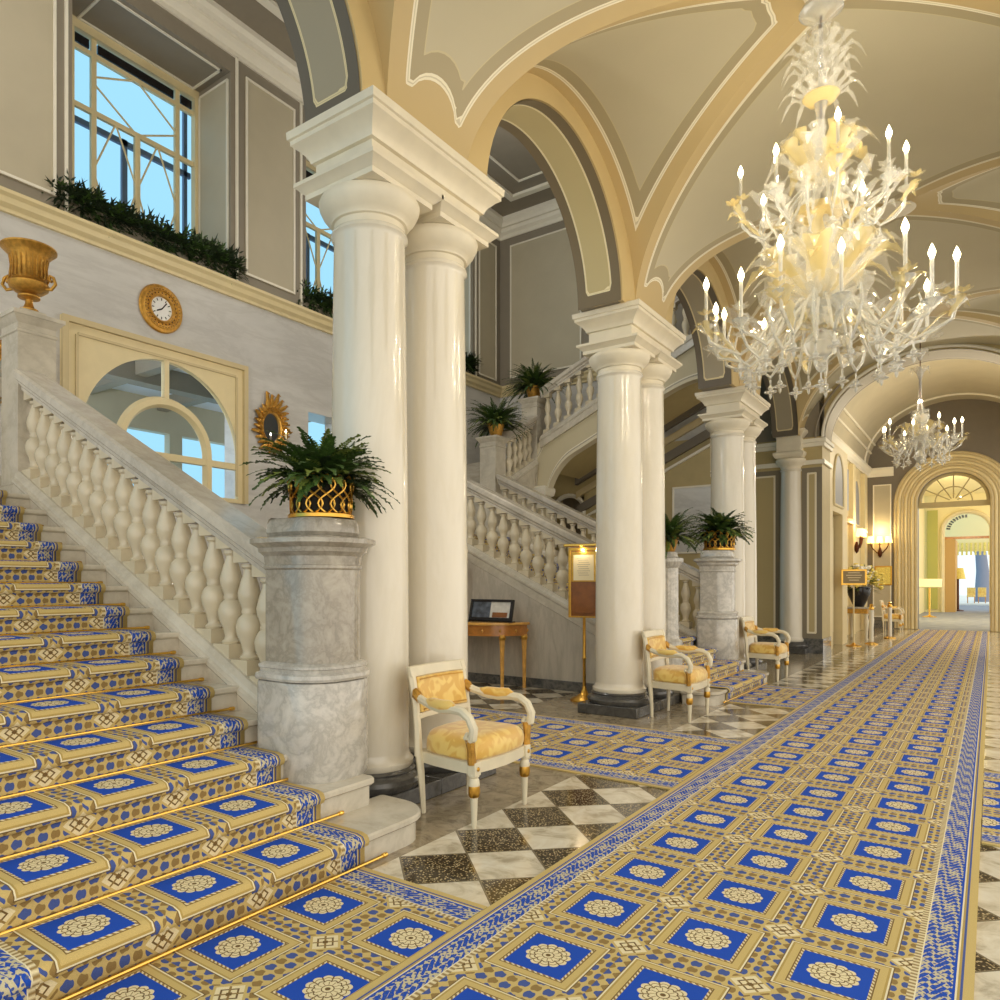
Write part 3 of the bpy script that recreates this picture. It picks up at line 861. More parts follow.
# stringer face with rampant arch
g = MB(); pd = []; NX, NZ = 60, 8; xa0, xa1 = -7.3, -3.6
def zunder(x):
    q0 = (x-(-6.85))/.55; q1 = (-3.75-x)/.8
    if q0 <= 0: return 0.0
    z = zt(x) - .62
    dz = 0
    if q0 < 1: dz = .62*(1-sqrt(max(0, 1-(1-q0)**2)))
    if 0 < q1 < 1: dz = .3*(1-sqrt(max(0, 1-(1-q1)**2)))
    if q1 <= 0: return 3.2
    return z - dz
xsamp = [xa0, -6.86] + [-6.849+.55*(1-cos(pi/2*k/12)) for k in range(13)] + [-6.2+k*.1 for k in range(18)] + [-4.45+.7*sin(pi/2*k/12) for k in range(13)] + [-3.74, xa1]
xsamp = sorted(xsamp)
rings = []
for x in xsamp:
    lo = zunder(x); hi = zt(x)
    col = []
    for j in range(NZ+1):
        q = j/NZ; z = lo+(hi-lo)*q
        g.v.append((x, 12.36, z)); pd.append(min((z-lo)*.9+.0, (hi-z)*.9, (x-xa0)+.02))
    for j in (0, 1): g.v.append((x, 12.56, lo if j == 0 else hi)); pd.append(0)
m_ = NZ+3
for i in range(len(xsamp)-1):
    a = i*m_; b = a+m_
    for j in range(NZ): g.f.append((a+j, b+j, b+j+1, a+j+1))
    g.f.append((a+NZ+1, b+NZ+1, b, a)); g.f.append((a+NZ, b+NZ, b+NZ+2, a+NZ+2))
g.att['pd'] = pd
struct(g.build('wall_stringer', M['stringer'], smooth=30, recalc=True))
# sloped soffit bands of the upper flight
g = MB(); g.prism([(XA+.1, zt(XA)-.5), (XZ, zt(XZ)-.5), (XZ, zt(XZ)-.2), (XA+.1, zt(XA)-.2)], 'y', 12.5, YE)
struct(g.build('trim_10', M['olive'], smooth=0))
for dz, m_n, yy in ((-.62, 'taupedk', 14.0), (-.9, 'creamdk', 14.05), (-1.25, 'taupedk', 14.05), (-1.42, 'white', 14.06)):
    g = MB(); hgt = {'taupedk': .18, 'creamdk': .14, 'white': .05}[m_n]
    g.prism([(XA, zt(XA)+dz), (XZ, zt(XZ)+dz), (XZ, zt(XZ)+dz+hgt), (XA, zt(XA)+dz+hgt)], 'y', yy-.03, YE)
    struct(g.build('trim_10', M[m_n], smooth=0))
# capital moulding at the arch foot
struct(mould_block(MB(), -7.3, -6.85, 12.3, 12.6, [(0, 3.1), (.03, 3.12), (.05, 3.2), (.05, 3.26), (0, 3.3)]).build('trim_10', M['white'], smooth=20))
wpanel('y', YE, -5.0, -3.95, 2.0, 3.3, mat=M['wallmar'])

# ------------------------------------------------------------------ far pier, transverse arch, second room, portals
YP = 16.35
XR = XC + (XC - (-2.72))      # mirrored right pier edge
def panel_face(axis, c, a0, a1, z0, z1, mat, name, border=True):
    g = MB(); pd = []; n = 20; nz = 170
    As = [a0+(a1-a0)*k/n for k in range(n+1)]
    Zs = [z0+(z1-z0)*k/nz for k in range(nz+1)]
    for a in As:
        for z in Zs:
            g.v.append((c, a, z) if axis == 'x' else (a, c, z)); pd.append(min(a-a0, a1-a, z-z0, z1-z))
    for i in range(n):
        for j in range(nz):
            q = i*(nz+1)+j; g.f.append((q, q+nz+1, q+nz+2, q+1))
    g.att['pd'] = pd
    return struct(g.build(name, mat, smooth=0))
for sx, mirror in ((0, 1), (0, -1)):
    f = (lambda x: x) if mirror == 1 else (lambda x: 2*XC - x)
    bx = lambda g, a, b, *r: g.box(min(f(a), f(b)), max(f(a), f(b)), *r)
    nm = 'wall_pier'
    g = MB(); bx(g, -9.2 if mirror == 1 else -3.6, -2.74, YP, YP+.9, .3, 4.4); struct(g.build(nm, M['olive'], smooth=0))
    a0, a1 = sorted((f(-3.12), f(-2.74)))
    panel_face('y', YP-.004, a0, a1, .3, 3.78, M['panelo'], nm)
    a0, a1 = sorted((f(-4.2), f(-3.52)))
    panel_face('y', YP-.004, a0, a1, .3, 3.78, M['panelo'], nm)
    g = MB(); bx(g, -4.6, -2.72, YP-.02, YP+.92, 0, .3); struct(g.build('baseboard_pier', M['basebd'], smooth=0))
    for (z0_, z1_, o) in ((3.84, 3.93, .05), (4.2, 4.28, .05), (4.28, 4.36, .08)):
        g = MB(); bx(g, -4.6, -2.74+o, YP-o, YP+.92, z0_, z1_); struct(g.build('trim_11', M['white'], smooth=0, bevel=.01))
struct(MB().box(-9.2, XW+.3, YP+.05, YP+.9, 4.4, 9.4).build('wall_pier', M['taupe'], smooth=0))
struct(MB().box(-9.2, XW-.5, YE+.4, YP+.05, 7.0, 7.2).build('ceiling', M['taupe'], smooth=0))
# engaged column
t = column(YP-.02, 'engaged marble half column against the far pier, left of the paintwork panel', x=-3.32, r=.215, group='engaged columns of the far pier')
g = MB(); mould_block(g, -3.55, -3.09, YP-.24, YP+.1, [(0, 3.98), (.03, 4.0), (.06, 4.06), (.06, 4.1), (0, 4.12), (0, 4.4), (.03, 4.44), (.08, 4.5), (.08, 4.55), (0, 4.56)])
struct(g.build('trim_12', M['stone'], smooth=25))
# transverse arch wall
hw = XC+2.72-.02; yA0, yA1 = YP, YP+.75
g = MB(); n = 60; rings = []
for k in range(n+1):
    th = pi*k/n; x = XC-hw*cos(th); z = 4.36+1.42*sin(th)
    rings.append([(x, yA0, z), (x, yA0, 7.2), (x, yA1, 7.2), (x, yA1, z)])
g.loft(rings); struct(g.build('wall_far', M['olive'], smooth=30))
g = MB(); pd = []
for k in range(n+1):
    th = pi*k/n
    for j in range(9):
        q = j/8; g.v.append((XC-(hw-.01)*cos(th), yA0-.01+(yA1-yA0)*q, 4.36+1.41*sin(th))); pd.append(min(q, 1-q)*.75+.02)
for k in range(n):
    for j in range(8): a = k*9+j; g.f.append((a, a+1, a+10, a+9))
g.att['pd'] = pd; struct(g.build('trim_13', M['intr_g'], smooth=60, recalc=False))
def arch_mould(x, yc, zs, r, h, y, rad, mat, name, flat=1, axis='x', legs=0):
    pts = []
    if legs: pts.append((x-r, y, zs-legs))
    pts += [(x-r*cos(pi*k/40), y, zs+h*sin(pi*k/40)) for k in range(41)]
    if legs: pts.append((x+r, y, zs-legs))
    g = MB(); g.tube(pts, rad, 8); return struct(g.build(name, mat))
arch_mould(XC, 0, 4.38, hw+.03, 1.45, YP-.01, .03, M['white'], 'trim_13')
arch_mould(XC, 0, 4.38, hw+.16, 1.58, YP-.01, .02, M['taupe'], 'trim_13')

# second room
YR = 26.5; ZS = 4.95; XL2 = -3.15
wall_with_holes('x', XL2-.3, XL2, 17.2, YR, 0, ZS+.4, [(21.2, 22.5, 0, 2.9)], M['cream'], 'wall_left')
wall_with_holes('x', XL2, -2.76, YP+.75, 19.7, 0, 4.5, [(17.7, 19.0, 0, 3.0)], M['cream'], 'wall_left')
struct(MB().box(XL2, XL2+.05, 17.5, 19.2, 0, 3.05).build('trim_14', M['creamdk'], smooth=0))
# arched grey panels on the cream wall
def arch_panel(x, y0, y1, z0, zs, name='trim_14'):
    yc = (y0+y1)/2; r = (y1-y0)/2
    poly = [(y0, z0), (y1, z0)]+[(yc+r*cos(pi*k/16), zs+r*sin(pi*k/16)) for k in range(17)]
    struct(MB().prism(poly, 'x', x, x+.015).build(name, plain('grey_panel', (150, 150, 150), .5), smooth=0))
    g = MB(); g.tube([(x+.015, y, z) for y, z in poly+[poly[0]]], .03, 6); struct(g.build(name, M['cream']))
arch_panel(-2.76, 17.75, 18.95, 3.15, 3.7); arch_panel(XL2, 23.4, 24.6, 3.1, 3.8)
# door leaf in the recess
d = struct(MB().box(-2.98, -2.93, 17.75, 18.95, 0, 2.96).build('door_1', M['olive'], smooth=0))
MB().box(-2.93, -2.915, 17.9, 18.8, .3, 2.7).build('door_panel', M['creamdk'], d, smooth=0, bevel=.01)
MB().lathe([(0, 0), (.03, .01), (.035, .03), (.02, .05), (0, .055)], (-2.9, 17.82, 1.05), 12, mat=Matrix.Rotation(pi/2, 4, 'Y')).build('door_knob', M['brass'], d)
d = struct(MB().box(-3.35, -3.3, 21.2, 22.5, 0, 2.88).build('door_2', M['wooddk'], smooth=0))
MB().box(-3.3, -3.28, 21.35, 22.35, .2, 2.7).build('door_panel', M['wood'], d, smooth=0)
for yy in (22.9, 25.2):
    struct(MB().box(XL2, XL2+.12, yy-.22, yy+.22, 0, 4.7).build('trim_15', M['cream'], smooth=0, bevel=.01))
struct(MB().box(XL2, XL2+.16, 21.1, 22.6, 3.0, 3.16).build('trim_15', M['gilt'], smooth=0, bevel=.02))
struct(MB().box(XL2, XL2+.03, 21.2, 22.5, 3.4, 4.5).build('trim_15', plain('blue_grey_panel', (160, 166, 180), .5), smooth=0))
# end wall with the portal
XI0, XI1 = -1.81, -.04; zsp = 3.87; ri = (XI1-XI0)/2
g = MB(); rings = []
for k in range(41):
    th = pi*k/40; x = XC-ri*cos(th); z = zsp+.86*sin(th)
    rings.append([(x, YR, z), (x, YR, 7.6), (x, YR+.5, 7.6), (x, YR+.5, z)])
g.loft(rings); g.box(XL2-.3, XI0, YR, YR+.5, 0, 7.6); g.box(XI1, 1.8, YR, YR+.5, 0, 7.6)
struct(g.build('wall_end', M['taupedk'], smooth=30))
# broad fluted surround
for k, (o, r_, m_) in enumerate(((.05, .05, 'creamdk'), (.14, .05, 'cream'), (.23, .045, 'creamdk'), (.31, .045, 'cream'), (.40, .05, 'creamdk'), (.49, .05, 'cream'), (.58, .045, 'creamdk'))):
    arch_mould(XC, 0, zsp, ri+o, .86+o, YR-.02-.01*(k % 2), r_, M[m_], 'trim_16', legs=zsp-.02)
g = MB(); rings = []
for k in range(41):
    th = pi*k/40
    rings.append([(XC-(ri+.02)*cos(th), YR-.03, zsp+.88*sin(th)), (XC-(ri+.62)*cos(th), YR-.03, zsp+1.48*sin(th)), (XC-(ri+.62)*cos(th), YR, zsp+1.48*sin(th)), (XC-(ri+.02)*cos(th), YR, zsp+.88*sin(th))])
g.loft(rings); g.box(XI0-.60, XI0-.01, YR-.03, YR, 0, zsp); g.box(XI1+.01, XI1+.60, YR-.03, YR, 0, zsp)
struct(g.build('trim_16', M['olive'], smooth=30))
def fanlight(y, zs, r, h, mat, name, x=XC, n=6):
    g = MB()
    for k in range(1, n):
        th = pi*k/n; g.tube([(x-.12*r*cos(th), y, zs+.12*h*sin(th)), (x-r*cos(th), y, zs+h*sin(th))], .018, 6)
    g.tube([(x-.52*r*cos(pi*k/20), y, zs+.52*h*sin(pi*k/20)) for k in range(21)], .018, 6)
    g.tube([(x-.97*r*cos(pi*k/30), y, zs+.97*h*sin(pi*k/30)) for k in range(31)], .06, 8)
    g.box(x-r, x+r, y-.06, y+.06, zs-.16, zs)
    fr = struct(g.build(name, mat))
    poly = [(x-r*cos(pi*k/30), zs+h*sin(pi*k/30)) for k in range(31)]
    MB().prism(poly, 'y', y-.004, y+.004).build('pane', M['pane'], fr, smooth=0)
fanlight(YR+.2, zsp, ri, .86, M['olive'], 'window_5')
# sconce wall panel
wpanel('y', YR, -3.0, -2.5, .35, 4.5)
struct(MB().box(XL2-.1, -2.2, YR-.05, YR, 0, .25).build('baseboard_end', M['basebd'], smooth=0))
struct(cornice_path([(0, 4.75), (.05, 4.75), (.06, 4.85), (.14, 4.95), (.14, 5.02), (0, 5.02)], [(XL2, 17.1), (XL2, YR), (1.6, YR)] if False else [(XL2, 17.1), (XL2, YR), (-2.44, YR)]).build('trim_17', M['white'], smooth=25))
# barrel ceiling of room two
g = MB(); hw2 = XC-XL2; n = 40
for k in range(n+1):
    th = pi*k/n
    for y in (YP+.7, YR+.01): g.v.append((XC-hw2*cos(th), y, 4.98+1.9*sin(th)))
for k in range(n): g.f.append((2*k, 2*k+1, 2*k+3, 2*k+2))
struct(g.build('ceiling', M['beige'], smooth=60, recalc=False))
for yy in (18.0, 25.6):
    g = MB(); g.tube([(XC-(hw2-.02)*cos(pi*k/40), yy, 4.98+1.88*sin(pi*k/40)) for k in range(41)], .035, 6); struct(g.build('trim_18', M['white']))
for th in (.28, .42):
    g = MB(); g.tube([(XC-(hw2-.02)*cos(th), 17.1, 4.98+1.88*sin(th)), (XC-(hw2-.02)*cos(th), 26.4, 4.98+1.88*sin(th))], .035, 6); struct(g.build('trim_18', M['white']))
# third room beyond the portal
struct(MB().box(-3.0, -2.6, YR+.5, 42, 0, 5.6).build('wall_left', M['cwall'], smooth=0))
struct(MB().box(-2.5, -2.08, 42.22, 42.3, .15, 4.9).build('trim_19', M['green'], smooth=0))
struct(MB().box(-3.0, 1.3, YR+.5, 42.6, 5.6, 5.8).build('ceiling', M['cwall'], smooth=0))
YQ = 42.3
g = MB(); rings = []; XQ = -.95; rq = .86
for k in range(41):
    th = pi*k/40; rings.append([(XQ-rq*cos(th), YQ, 3.9+.8*sin(th)), (XQ-rq*cos(th), YQ, 5.8), (XQ-rq*cos(th), YQ+.4, 5.8), (XQ-rq*cos(th), YQ+.4, 3.9+.8*sin(th))])
g.loft(rings); g.box(-3, XQ-rq, YQ, YQ+.4, 0, 5.8); g.box(XQ+rq, 1.3, YQ, YQ+.4, 0, 5.8)
struct(g.build('wall_end', M['cwall'], smooth=30))
arch_mould(XQ, 0, 3.9, rq+.1, .9, YQ-.02, .09, M['cream'], 'trim_19', legs=3.9)
g = MB()
for k in range(9):
    th = pi*(k+.5)/18; 
    th2 = th+.12
    x1_, z1_ = XQ-rq*.93*cos(th), 3.9+.8*.93*sin(th)
    x2_, z2_ = XQ-rq*.93*cos(th2), 3.9+.8*.93*sin(th2)
    x3_, z3_ = XQ-rq*.75*cos(th2), 3.9+.8*.75*sin(th2)
    x4_, z4_ = XQ-rq*.75*cos(th), 3.9+.8*.75*sin(th)
    g.prism([(x1_, z1_), (x2_, z2_), (x3_, z3_), (x4_, z4_)], 'y', YQ+.1, YQ+.13)
struct(g.build('window_6', M['black'], smooth=0))
g = MB(); g.box(XQ-rq, XQ+rq, YQ+.3, YQ+.36, 3.5, 3.62); struct(g.build('trim_20', M['wood'], smooth=0))
struct(MB().box(XQ-rq, XQ-rq+.42, YQ+.3, YQ+3, 0, 3.5).build('trim_20', plain('brown_curtain', (196, 160, 100), .8), smooth=0))
struct(MB().box(XQ-rq-.3, XQ+rq+.3, 47, 47.1, 3.05, 5.2).build('trim_22', M['cwall'], smooth=0))
g = MB()
for k in range(12): g.box(XQ-1.1+k*.19, XQ-1.1+k*.19+.09, 46.96, 47, 2.85, 3.5)
struct(g.build('trim_22', M['flower'], smooth=0))
# bright terrace beyond the last opening
struct(MB().box(-9, 8, 56, 90, -.3, .1).build('terrace', plain('pale_terrace', (226, 226, 220), .8), smooth=0))

# right-hand side of hall out beyond the floor (tiles continue) : cross carpets
def carpet(pts_u, name, x0, x1, y0, y1, along, label, cat='carpet', group=None, z=.010, voff=0):
    g = MB(); uv = []
    n = 2
    for ix in range(n+1):
        for iy in range(n+1):
            x = x0+(x1-x0)*ix/n; y = y0+(y1-y0)*iy/n
            g.v.append((x, y, z))
            if along == 'y': uv.append((x-(x0+x1)/2, y+voff))
            else: uv.append(((y-(y0+y1)/2)*1.735/(y1-y0), (x+voff)))
    for i in range(n):
        for j in range(n):
            a = i*(n+1)+j; g.f.append((a, a+n+1, a+n+2, a+1))
    b = len(g.v); e = [(x0, y0), (x1, y0), (x1, y1), (x0, y1)]
    # thin edge
    for (x, y) in e: g.v += [(x, y, z), (x, y, 0.001)]; uv += [(.86, 0), (.86, 0)]
    for k in range(4): k2 = (k+1) % 4; g.f.append((b+2*k, b+2*k2, b+2*k2+1, b+2*k+1))
    g.uv = uv
    return tag(g.build(name, M['carpet'], smooth=0), label, cat, group)
PV = .505
carpet(None, 'hallway_carpet', -1.785, -.05, -1.5, 26.5, 'y', 'long blue and gold patterned carpet running down the whole hallway', voff=-(2.995-PV/2))
carpet(None, 'cross_carpet', -2.56, -1.79, .93, 2.70, 'x', 'short patterned carpet joining the foot of the left staircase to the hallway carpet', voff=2.385+PV/2+PV*10)
carpet(None, 'cross_carpet', -8.6, -1.79, 5.0, 6.92, 'x', 'patterned cross carpet passing between the nearest and middle column pairs', voff=2.46+PV/2+PV*20)
carpet(None, 'cross_carpet', -2.56, -1.79, 9.05, 10.84, 'x', 'small patterned carpet in front of the second staircase', voff=2.385+PV/2+PV*10)
carpet(None, 'cross_carpet', -.045, 3.5, 5.0, 6.92, 'x', 'patterned cross carpet cut off by the right picture edge', voff=.3+PV*10)

# ================================================================== THINGS
# ---- ferns
def fern_mesh(name, mat, nf, ln, seed, up=.55, droop=.9, r0=.12, wid=.05, par=None):
    rnd = random.Random(seed); g = MB()
    for k in range(nf):
        az = 2*pi*(k*.381966+rnd.random()*.05); el = rnd.uniform(.35, 1.45) if rnd.random() < .78 else rnd.uniform(.0, .45)
        L = ln*rnd.uniform(.7, 1.1); ns = 12
        p = Vector((r0*.5*cos(az)*rnd.random(), r0*.5*sin(az)*rnd.random(), 0)); e = el
        dirp = Vector((cos(az), sin(az), 0)); side = Vector((-sin(az), cos(az), 0))
        pts = [p.copy()]
        for i in range(ns):
            d = dirp*cos(e)+Vector((0, 0, sin(e))); p = p + d*(L/ns); pts.append(p.copy()); e -= droop*rnd.uniform(.7, 1.2)/ns*(1+i/ns)
        # stem
        for i in range(ns):
            q = i/ns; w = wid*sin(pi*min(1, .18+q*.82))**.8*(1.15-.5*q)
            a, b = pts[i], pts[i+1]; t = (b-a); nrm = side.cross(t).normalized()
            for h in (0, .5):
                c = a+t*h; n_ = t.normalized()
                for sg in (-1, 1):
                    tip = c + side*sg*w + n_*w*.55 + nrm*rnd.uniform(-.01, .006)
                    m1 = c + side*sg*w*.45 + n_*(w*.1+.016); m2 = c + side*sg*w*.45 + n_*(w*.3-.006) - n_*.012
                    o = g.add([c, m2, tip, m1], [(0, 1, 2, 3)])
            sw = .0035
            g.add([a-side*sw, a+side*sw, b+side*sw, b-side*sw], [(0, 1, 2, 3)])
    return g.build(name, mat, par, smooth=0, recalc=False)
def fern_pot(name, loc, scale, label, kind='basket', group='potted ferns'):
    t = thing(name, label, 'potted plant', loc, group)
    x, y, z = loc
    if kind == 'basket':
        r = .155*scale; h = .185*scale
        MB().lathe([(r*.86, .012), (r*.9, h*.9), (r*.8, h*.95), (.01, h*.95)], loc, 24, sx=1).build('liner', M['soil'], t)
        g = MB()
        nb = 16
        for k in range(nb):
            for sg in (-1, 1):
                pts = []
                for i in range(13):
                    q = i/12; a = 2*pi*(k+.5)/nb + sg*.27*sin(q*pi*2.0); rr = r*(.96+.10*q**2)
                    pts.append((x+rr*cos(a), y+rr*sin(a), z+.02+q*h))
                g.tube(pts, .0055*scale, 5)
        g.build('lattice', M['gold'], t)
        MB().lathe([(r*.9, 0), (r*1.06, 0), (r*1.06, .02), (r*.98, .028), (r*.9, .03)], loc, 24).build('base_ring', M['gold'], t)
        zf = h*.85
    else:
        r = .11*scale; h = .17*scale
        MB().lathe([(r*.6, 0), (r*.7, .02), (r*1.0, h*.8), (r*1.1, h), (r*.95, h), (r*.9, h*.85), (.01, h*.85)], loc, 20).build('pot', M['gilt'], t)
        zf = h*.8
    if kind != 'basket': scale *= 1.3
    f1 = fern_mesh('foliage', M['leaf'], 120, .36*scale, 3, wid=.055, par=None); f1.parent = t; f1.location = (0, 0, zf)
    f2 = fern_mesh('foliage', M['leaf2'], 46, .35*scale, 9, par=None); f2.parent = t; f2.location = (0, 0, zf)
    f3 = fern_mesh('foliage', M['leafdk'], 70, .25*scale, 11, par=None); f3.parent = t; f3.location = (0, 0, zf)
    return t
big = fern_pot('potted_fern', (-3.21, 3.045, 1.827), 1.2, 'large fern in gold lattice basket on the nearest marble pedestal')
b2 = dup(big, None, (-3.22, 11.045, 1.92), .8, 'fern in gold lattice basket on the far pedestal beside the third armchair'); b2.scale = (1.15, 1.15, 1.15)
small = fern_pot('potted_fern', (-7.25, 11.22, 4.1), 1.35, 'bushy fern in small gilt pot on the lower of the two stair posts', 'pot')
dup(small, None, (-7.2, 12.5, 5.04), 1.3, 'bushy fern in small gilt pot on the highest stair post')
dup(small, None, (-3.2, 8.87, 1.82), 2.1, 'fern seen at the edge of the middle columns, left of the far basket fern').scale = (.78, .78, .78)

# ---- trailing window greenery
def garland(y0, y1, z, label, seed):
    rnd = random.Random(seed); g = MB(); x = XB-.02
    t = thing('window_box', label, 'planter', (x, (y0+y1)/2, z), 'planters along the high window sills')
    MB().box(XB-.16, XB-.02, y0+.03, y1-.03, z-.02, z+.10).build('trough', M['taupedk'], t, smooth=0)
    for mt, cnt in (('leafdk', 420), ('leaf', 230)):
        g = MB()
        for k in range(int(cnt*(y1-y0)/2.4)):
            y = rnd.uniform(y0, y1); b = Vector((x-.06, y, z+.08))
            az = rnd.uniform(-1.5, 1.5); el = rnd.uniform(-1.3, 1.2); L = rnd.uniform(.10, .42)
            d = Vector((cos(az)*cos(el), sin(az)*cos(el), sin(el))); sd = Vector((-sin(az), cos(az), 0))
            w = .022; p1 = b+d*L*.55; tip = b+d*L+Vector((0, 0, -.07*rnd.random()))
            b = b+Vector((rnd.uniform(0, .16), 0, rnd.uniform(-.06, .05)))
            g.add([b, p1+sd*w, tip, p1-sd*w], [(0, 1, 2, 3)])
            for q in (.3, .6):
                c = b.lerp(tip, q)
                for s_ in (-1, 1):
                    e = c+sd*s_*.07+d*.05; g.add([c, c+sd*s_*.03+d*.035, e, c+sd*s_*.035+d*.0], [(0, 1, 2, 3)])
        g.build('foliage', M[mt], t, smooth=0, recalc=False)
garland(4.25, 6.85, 6.06, 'dark trailing greenery along the sill of the big left window', 1)
garland(8.15, 10.3, 6.06, 'dark greenery on the sill of the window seen left of the nearest column', 2)
garland(10.9, 13.1, 6.06, 'greenery at the sill right of the nearest columns', 3)
g = MB(); rnd = random.Random(5)
for k in range(150):
    b = Vector((-6.15+rnd.uniform(-.25, .25), YE-.14, 5.9+rnd.uniform(0, .6))); d = Vector((rnd.uniform(-1, 1), rnd.uniform(-1, .3), rnd.uniform(-.8, 1))).normalized()
    s_ = d.cross(Vector((0, 0, 1))).normalized()
    g.add([b, b+d*.12+s_*.03, b+d*.24, b+d*.12-s_*.03], [(0, 1, 2, 3)])
tag(g.build('ivy_plant', M['leafdk'], smooth=0, recalc=False), 'dark leafy plant high behind the upper balustrade, left of the middle columns', 'plant')

# ---- urn
def urn():
    x, y, z = -7.25, 3.14, 3.93; t = thing('golden_urn', 'golden campana urn on the square post at left edge', 'urn', (x, y, z))
    MB().box(x-.11, x+.11, y-.11, y+.11, z, z+.05).build('base', M['step'], t, bevel=.004)
    MB().lathe([(.085, .05), (.085, .08), (.05, .10), (.035, .14), (.035, .17), (.05, .18), (.10, .19), (.10, .205), (.05, .215), (.07, .225), (.13, .245), (.175, .28), (.185, .315), (.165, .335), (.155, .35), (.155, .50), (.17, .56), (.215, .61), (.25, .64), (.25, .655), (.20, .65), (.15, .58), (.14, .4), (.01, .38)], (x, y, z), 40, sx=.95, sy=.95).build('bowl', M['gilt'], t)
    for a in (.75, .75+pi, .75+pi/2, .75+3*pi/2)[:2]:
        g = MB(); ca, sa = cos(a-.1), sin(a-.1)
        pts = [(x+ca*rr, y+sa*rr, z+zz) for rr, zz in ((.15, .28), (.21, .27), (.25, .32), (.23, .38), (.20, .40), (.19, .36), (.215, .345))]
        g.tube(pts, .016, 8); g.build('handle', M['gilt'], t)
    g = MB()
    for k in range(22):
        a = 2*pi*k/22; g.tube([(x+.162*cos(a), y+.162*sin(a), z+.36), (x+.15*cos(a), y+.15*sin(a), z+.48), (x+.162*cos(a), y+.162*sin(a), z+.56)], .008, 5)
    g.build('relief', M['gilt'], t)
urn()

# ---- wall clock
def clock():
    y, z = 5.58, 5.14; x = XB; t = thing('wall_clock', 'round carved gilt wall clock with white dial above the arched window', 'clock', (x, y, z))
    RM = Matrix.Rotation(pi/2, 4, 'Y')
    MB().lathe([(.31, 0), (.325, .02), (.31, .045), (.275, .05), (.265, .065), (.235, .07), (.225, .05), (.195, .045), (.185, .06), (.165, .06), (.155, .03), (.15, 0)], (x, y, z), 48, mat=RM).build('frame', M['gilt'], t)
    g = MB()
    for k in range(36):
        a = 2*pi*k/36; g.lathe([(0, -.016), (.016, 0), (0, .016)], (x+.058, y+.25*cos(a), z+.25*sin(a)), 8)
    for k in range(24):
        a = 2*pi*k/24; g.lathe([(0, -.012), (.012, 0), (0, .012)], (x+.05, y+.21*cos(a), z+.21*sin(a)), 8)
    g.build('beading', M['bronze'], t)
    MB().lathe([(.158, .02), (.158, .028), (.0, .028)], (x, y, z), 40, mat=RM, cap=False).build('dial', M['face'], t)
    g = MB()
    for k in range(12):
        a = 2*pi*k/12; c = Vector((x+.031, y+.125*sin(a), z+.125*cos(a)))
        rt = Matrix.Rotation(-a, 3, 'X'); g.box(c.x-.002, c.x+.002, c.y-.005, c.y+.005, c.z-.016, c.z+.016, rt)
    g.build('hour_mark', M['black'], t, smooth=0)
    for nm, L, w, a in (('hour_hand', .075, .008, R(242)), ('minute_hand', .115, .006, R(38))):
        c = Vector((x+.036, y+L/2*sin(a), z+L/2*cos(a)))
        MB().box(c.x-.002, c.x+.002, c.y-w, c.y+w, c.z-L/2-.01, c.z+L/2, Matrix.Rotation(-a, 3, 'X')).build(nm, M['black'], t, smooth=0)
clock()

# ---- gilded carved mirror sconces
def sconce_mirror(y, z, label):
    x = XB; t = thing('gilded_mirror', label, 'wall mirror', (x, y, z), 'gilded mirrors beside the arched window')
    rnd = random.Random(2); g = MB()
    for k in range(26):
        a = 2*pi*k/26; ry, rz = .23, .30
        c = Vector((x+.04, y+ry*sin(a), z+rz*cos(a))); d = Vector((0, sin(a+.5), cos(a+.5)))
        L = .11+.05*(k % 3 == 0)+(.12 if abs(a) < .5 or abs(a-2*pi) < .5 else 0)
        g.tube([c-d*.03, c+d*L*.5+Vector((.03, 0, 0)), c+d*L, c+d*L*.85+Vector((.04, .02, .0))], [.035, .035, .018, .01], 6)
        g.lathe([(0, -.03), (.03, 0), (0, .03)], c+Vector((.03, 0, 0)), 8)
    g.tube([(x+.03, y+.19*sin(2*pi*k/30), z+.25*cos(2*pi*k/30)) for k in range(31)], .03, 6)
    g.build('frame', M['gilt'], t)
    MB().lathe([(.0, .02), (.19, .02), (.19, .015)], (x, y, z), 30, sy=1, sx=1.25, mat=Matrix.Rotation(pi/2, 4, 'Y'), cap=False).build('glass', M['mirror'], t)
    g = MB(); g.tube([(x+.05, y+.02, z-.28), (x+.15, y+.06, z-.33), (x+.2, y+.12, z-.27), (x+.2, y+.14, z-.2)], .012, 6); g.build('arm', M['gilt'], t)
    MB().lathe([(.015, -.2), (.015, -.08)], (x+.2, y+.14, z), 8).build('candle', M['paper'], t)
    MB().lathe([(0, -.08), (.015, -.06), (0, -.02)], (x+.2, y+.14, z), 8).build('bulb', M['bulb'], t)
sconce_mirror(7.46, 3.85, 'gilded carved mirror between the arched window and the big fern')
sconce_mirror(3.72, 3.85, 'gilded carved mirror partly cut by the square post at the left edge')
sconce_mirror(7.55, 1.95, 'gilded carved wall ornament peeping out beside the nearest column pair above the console table') if False else None

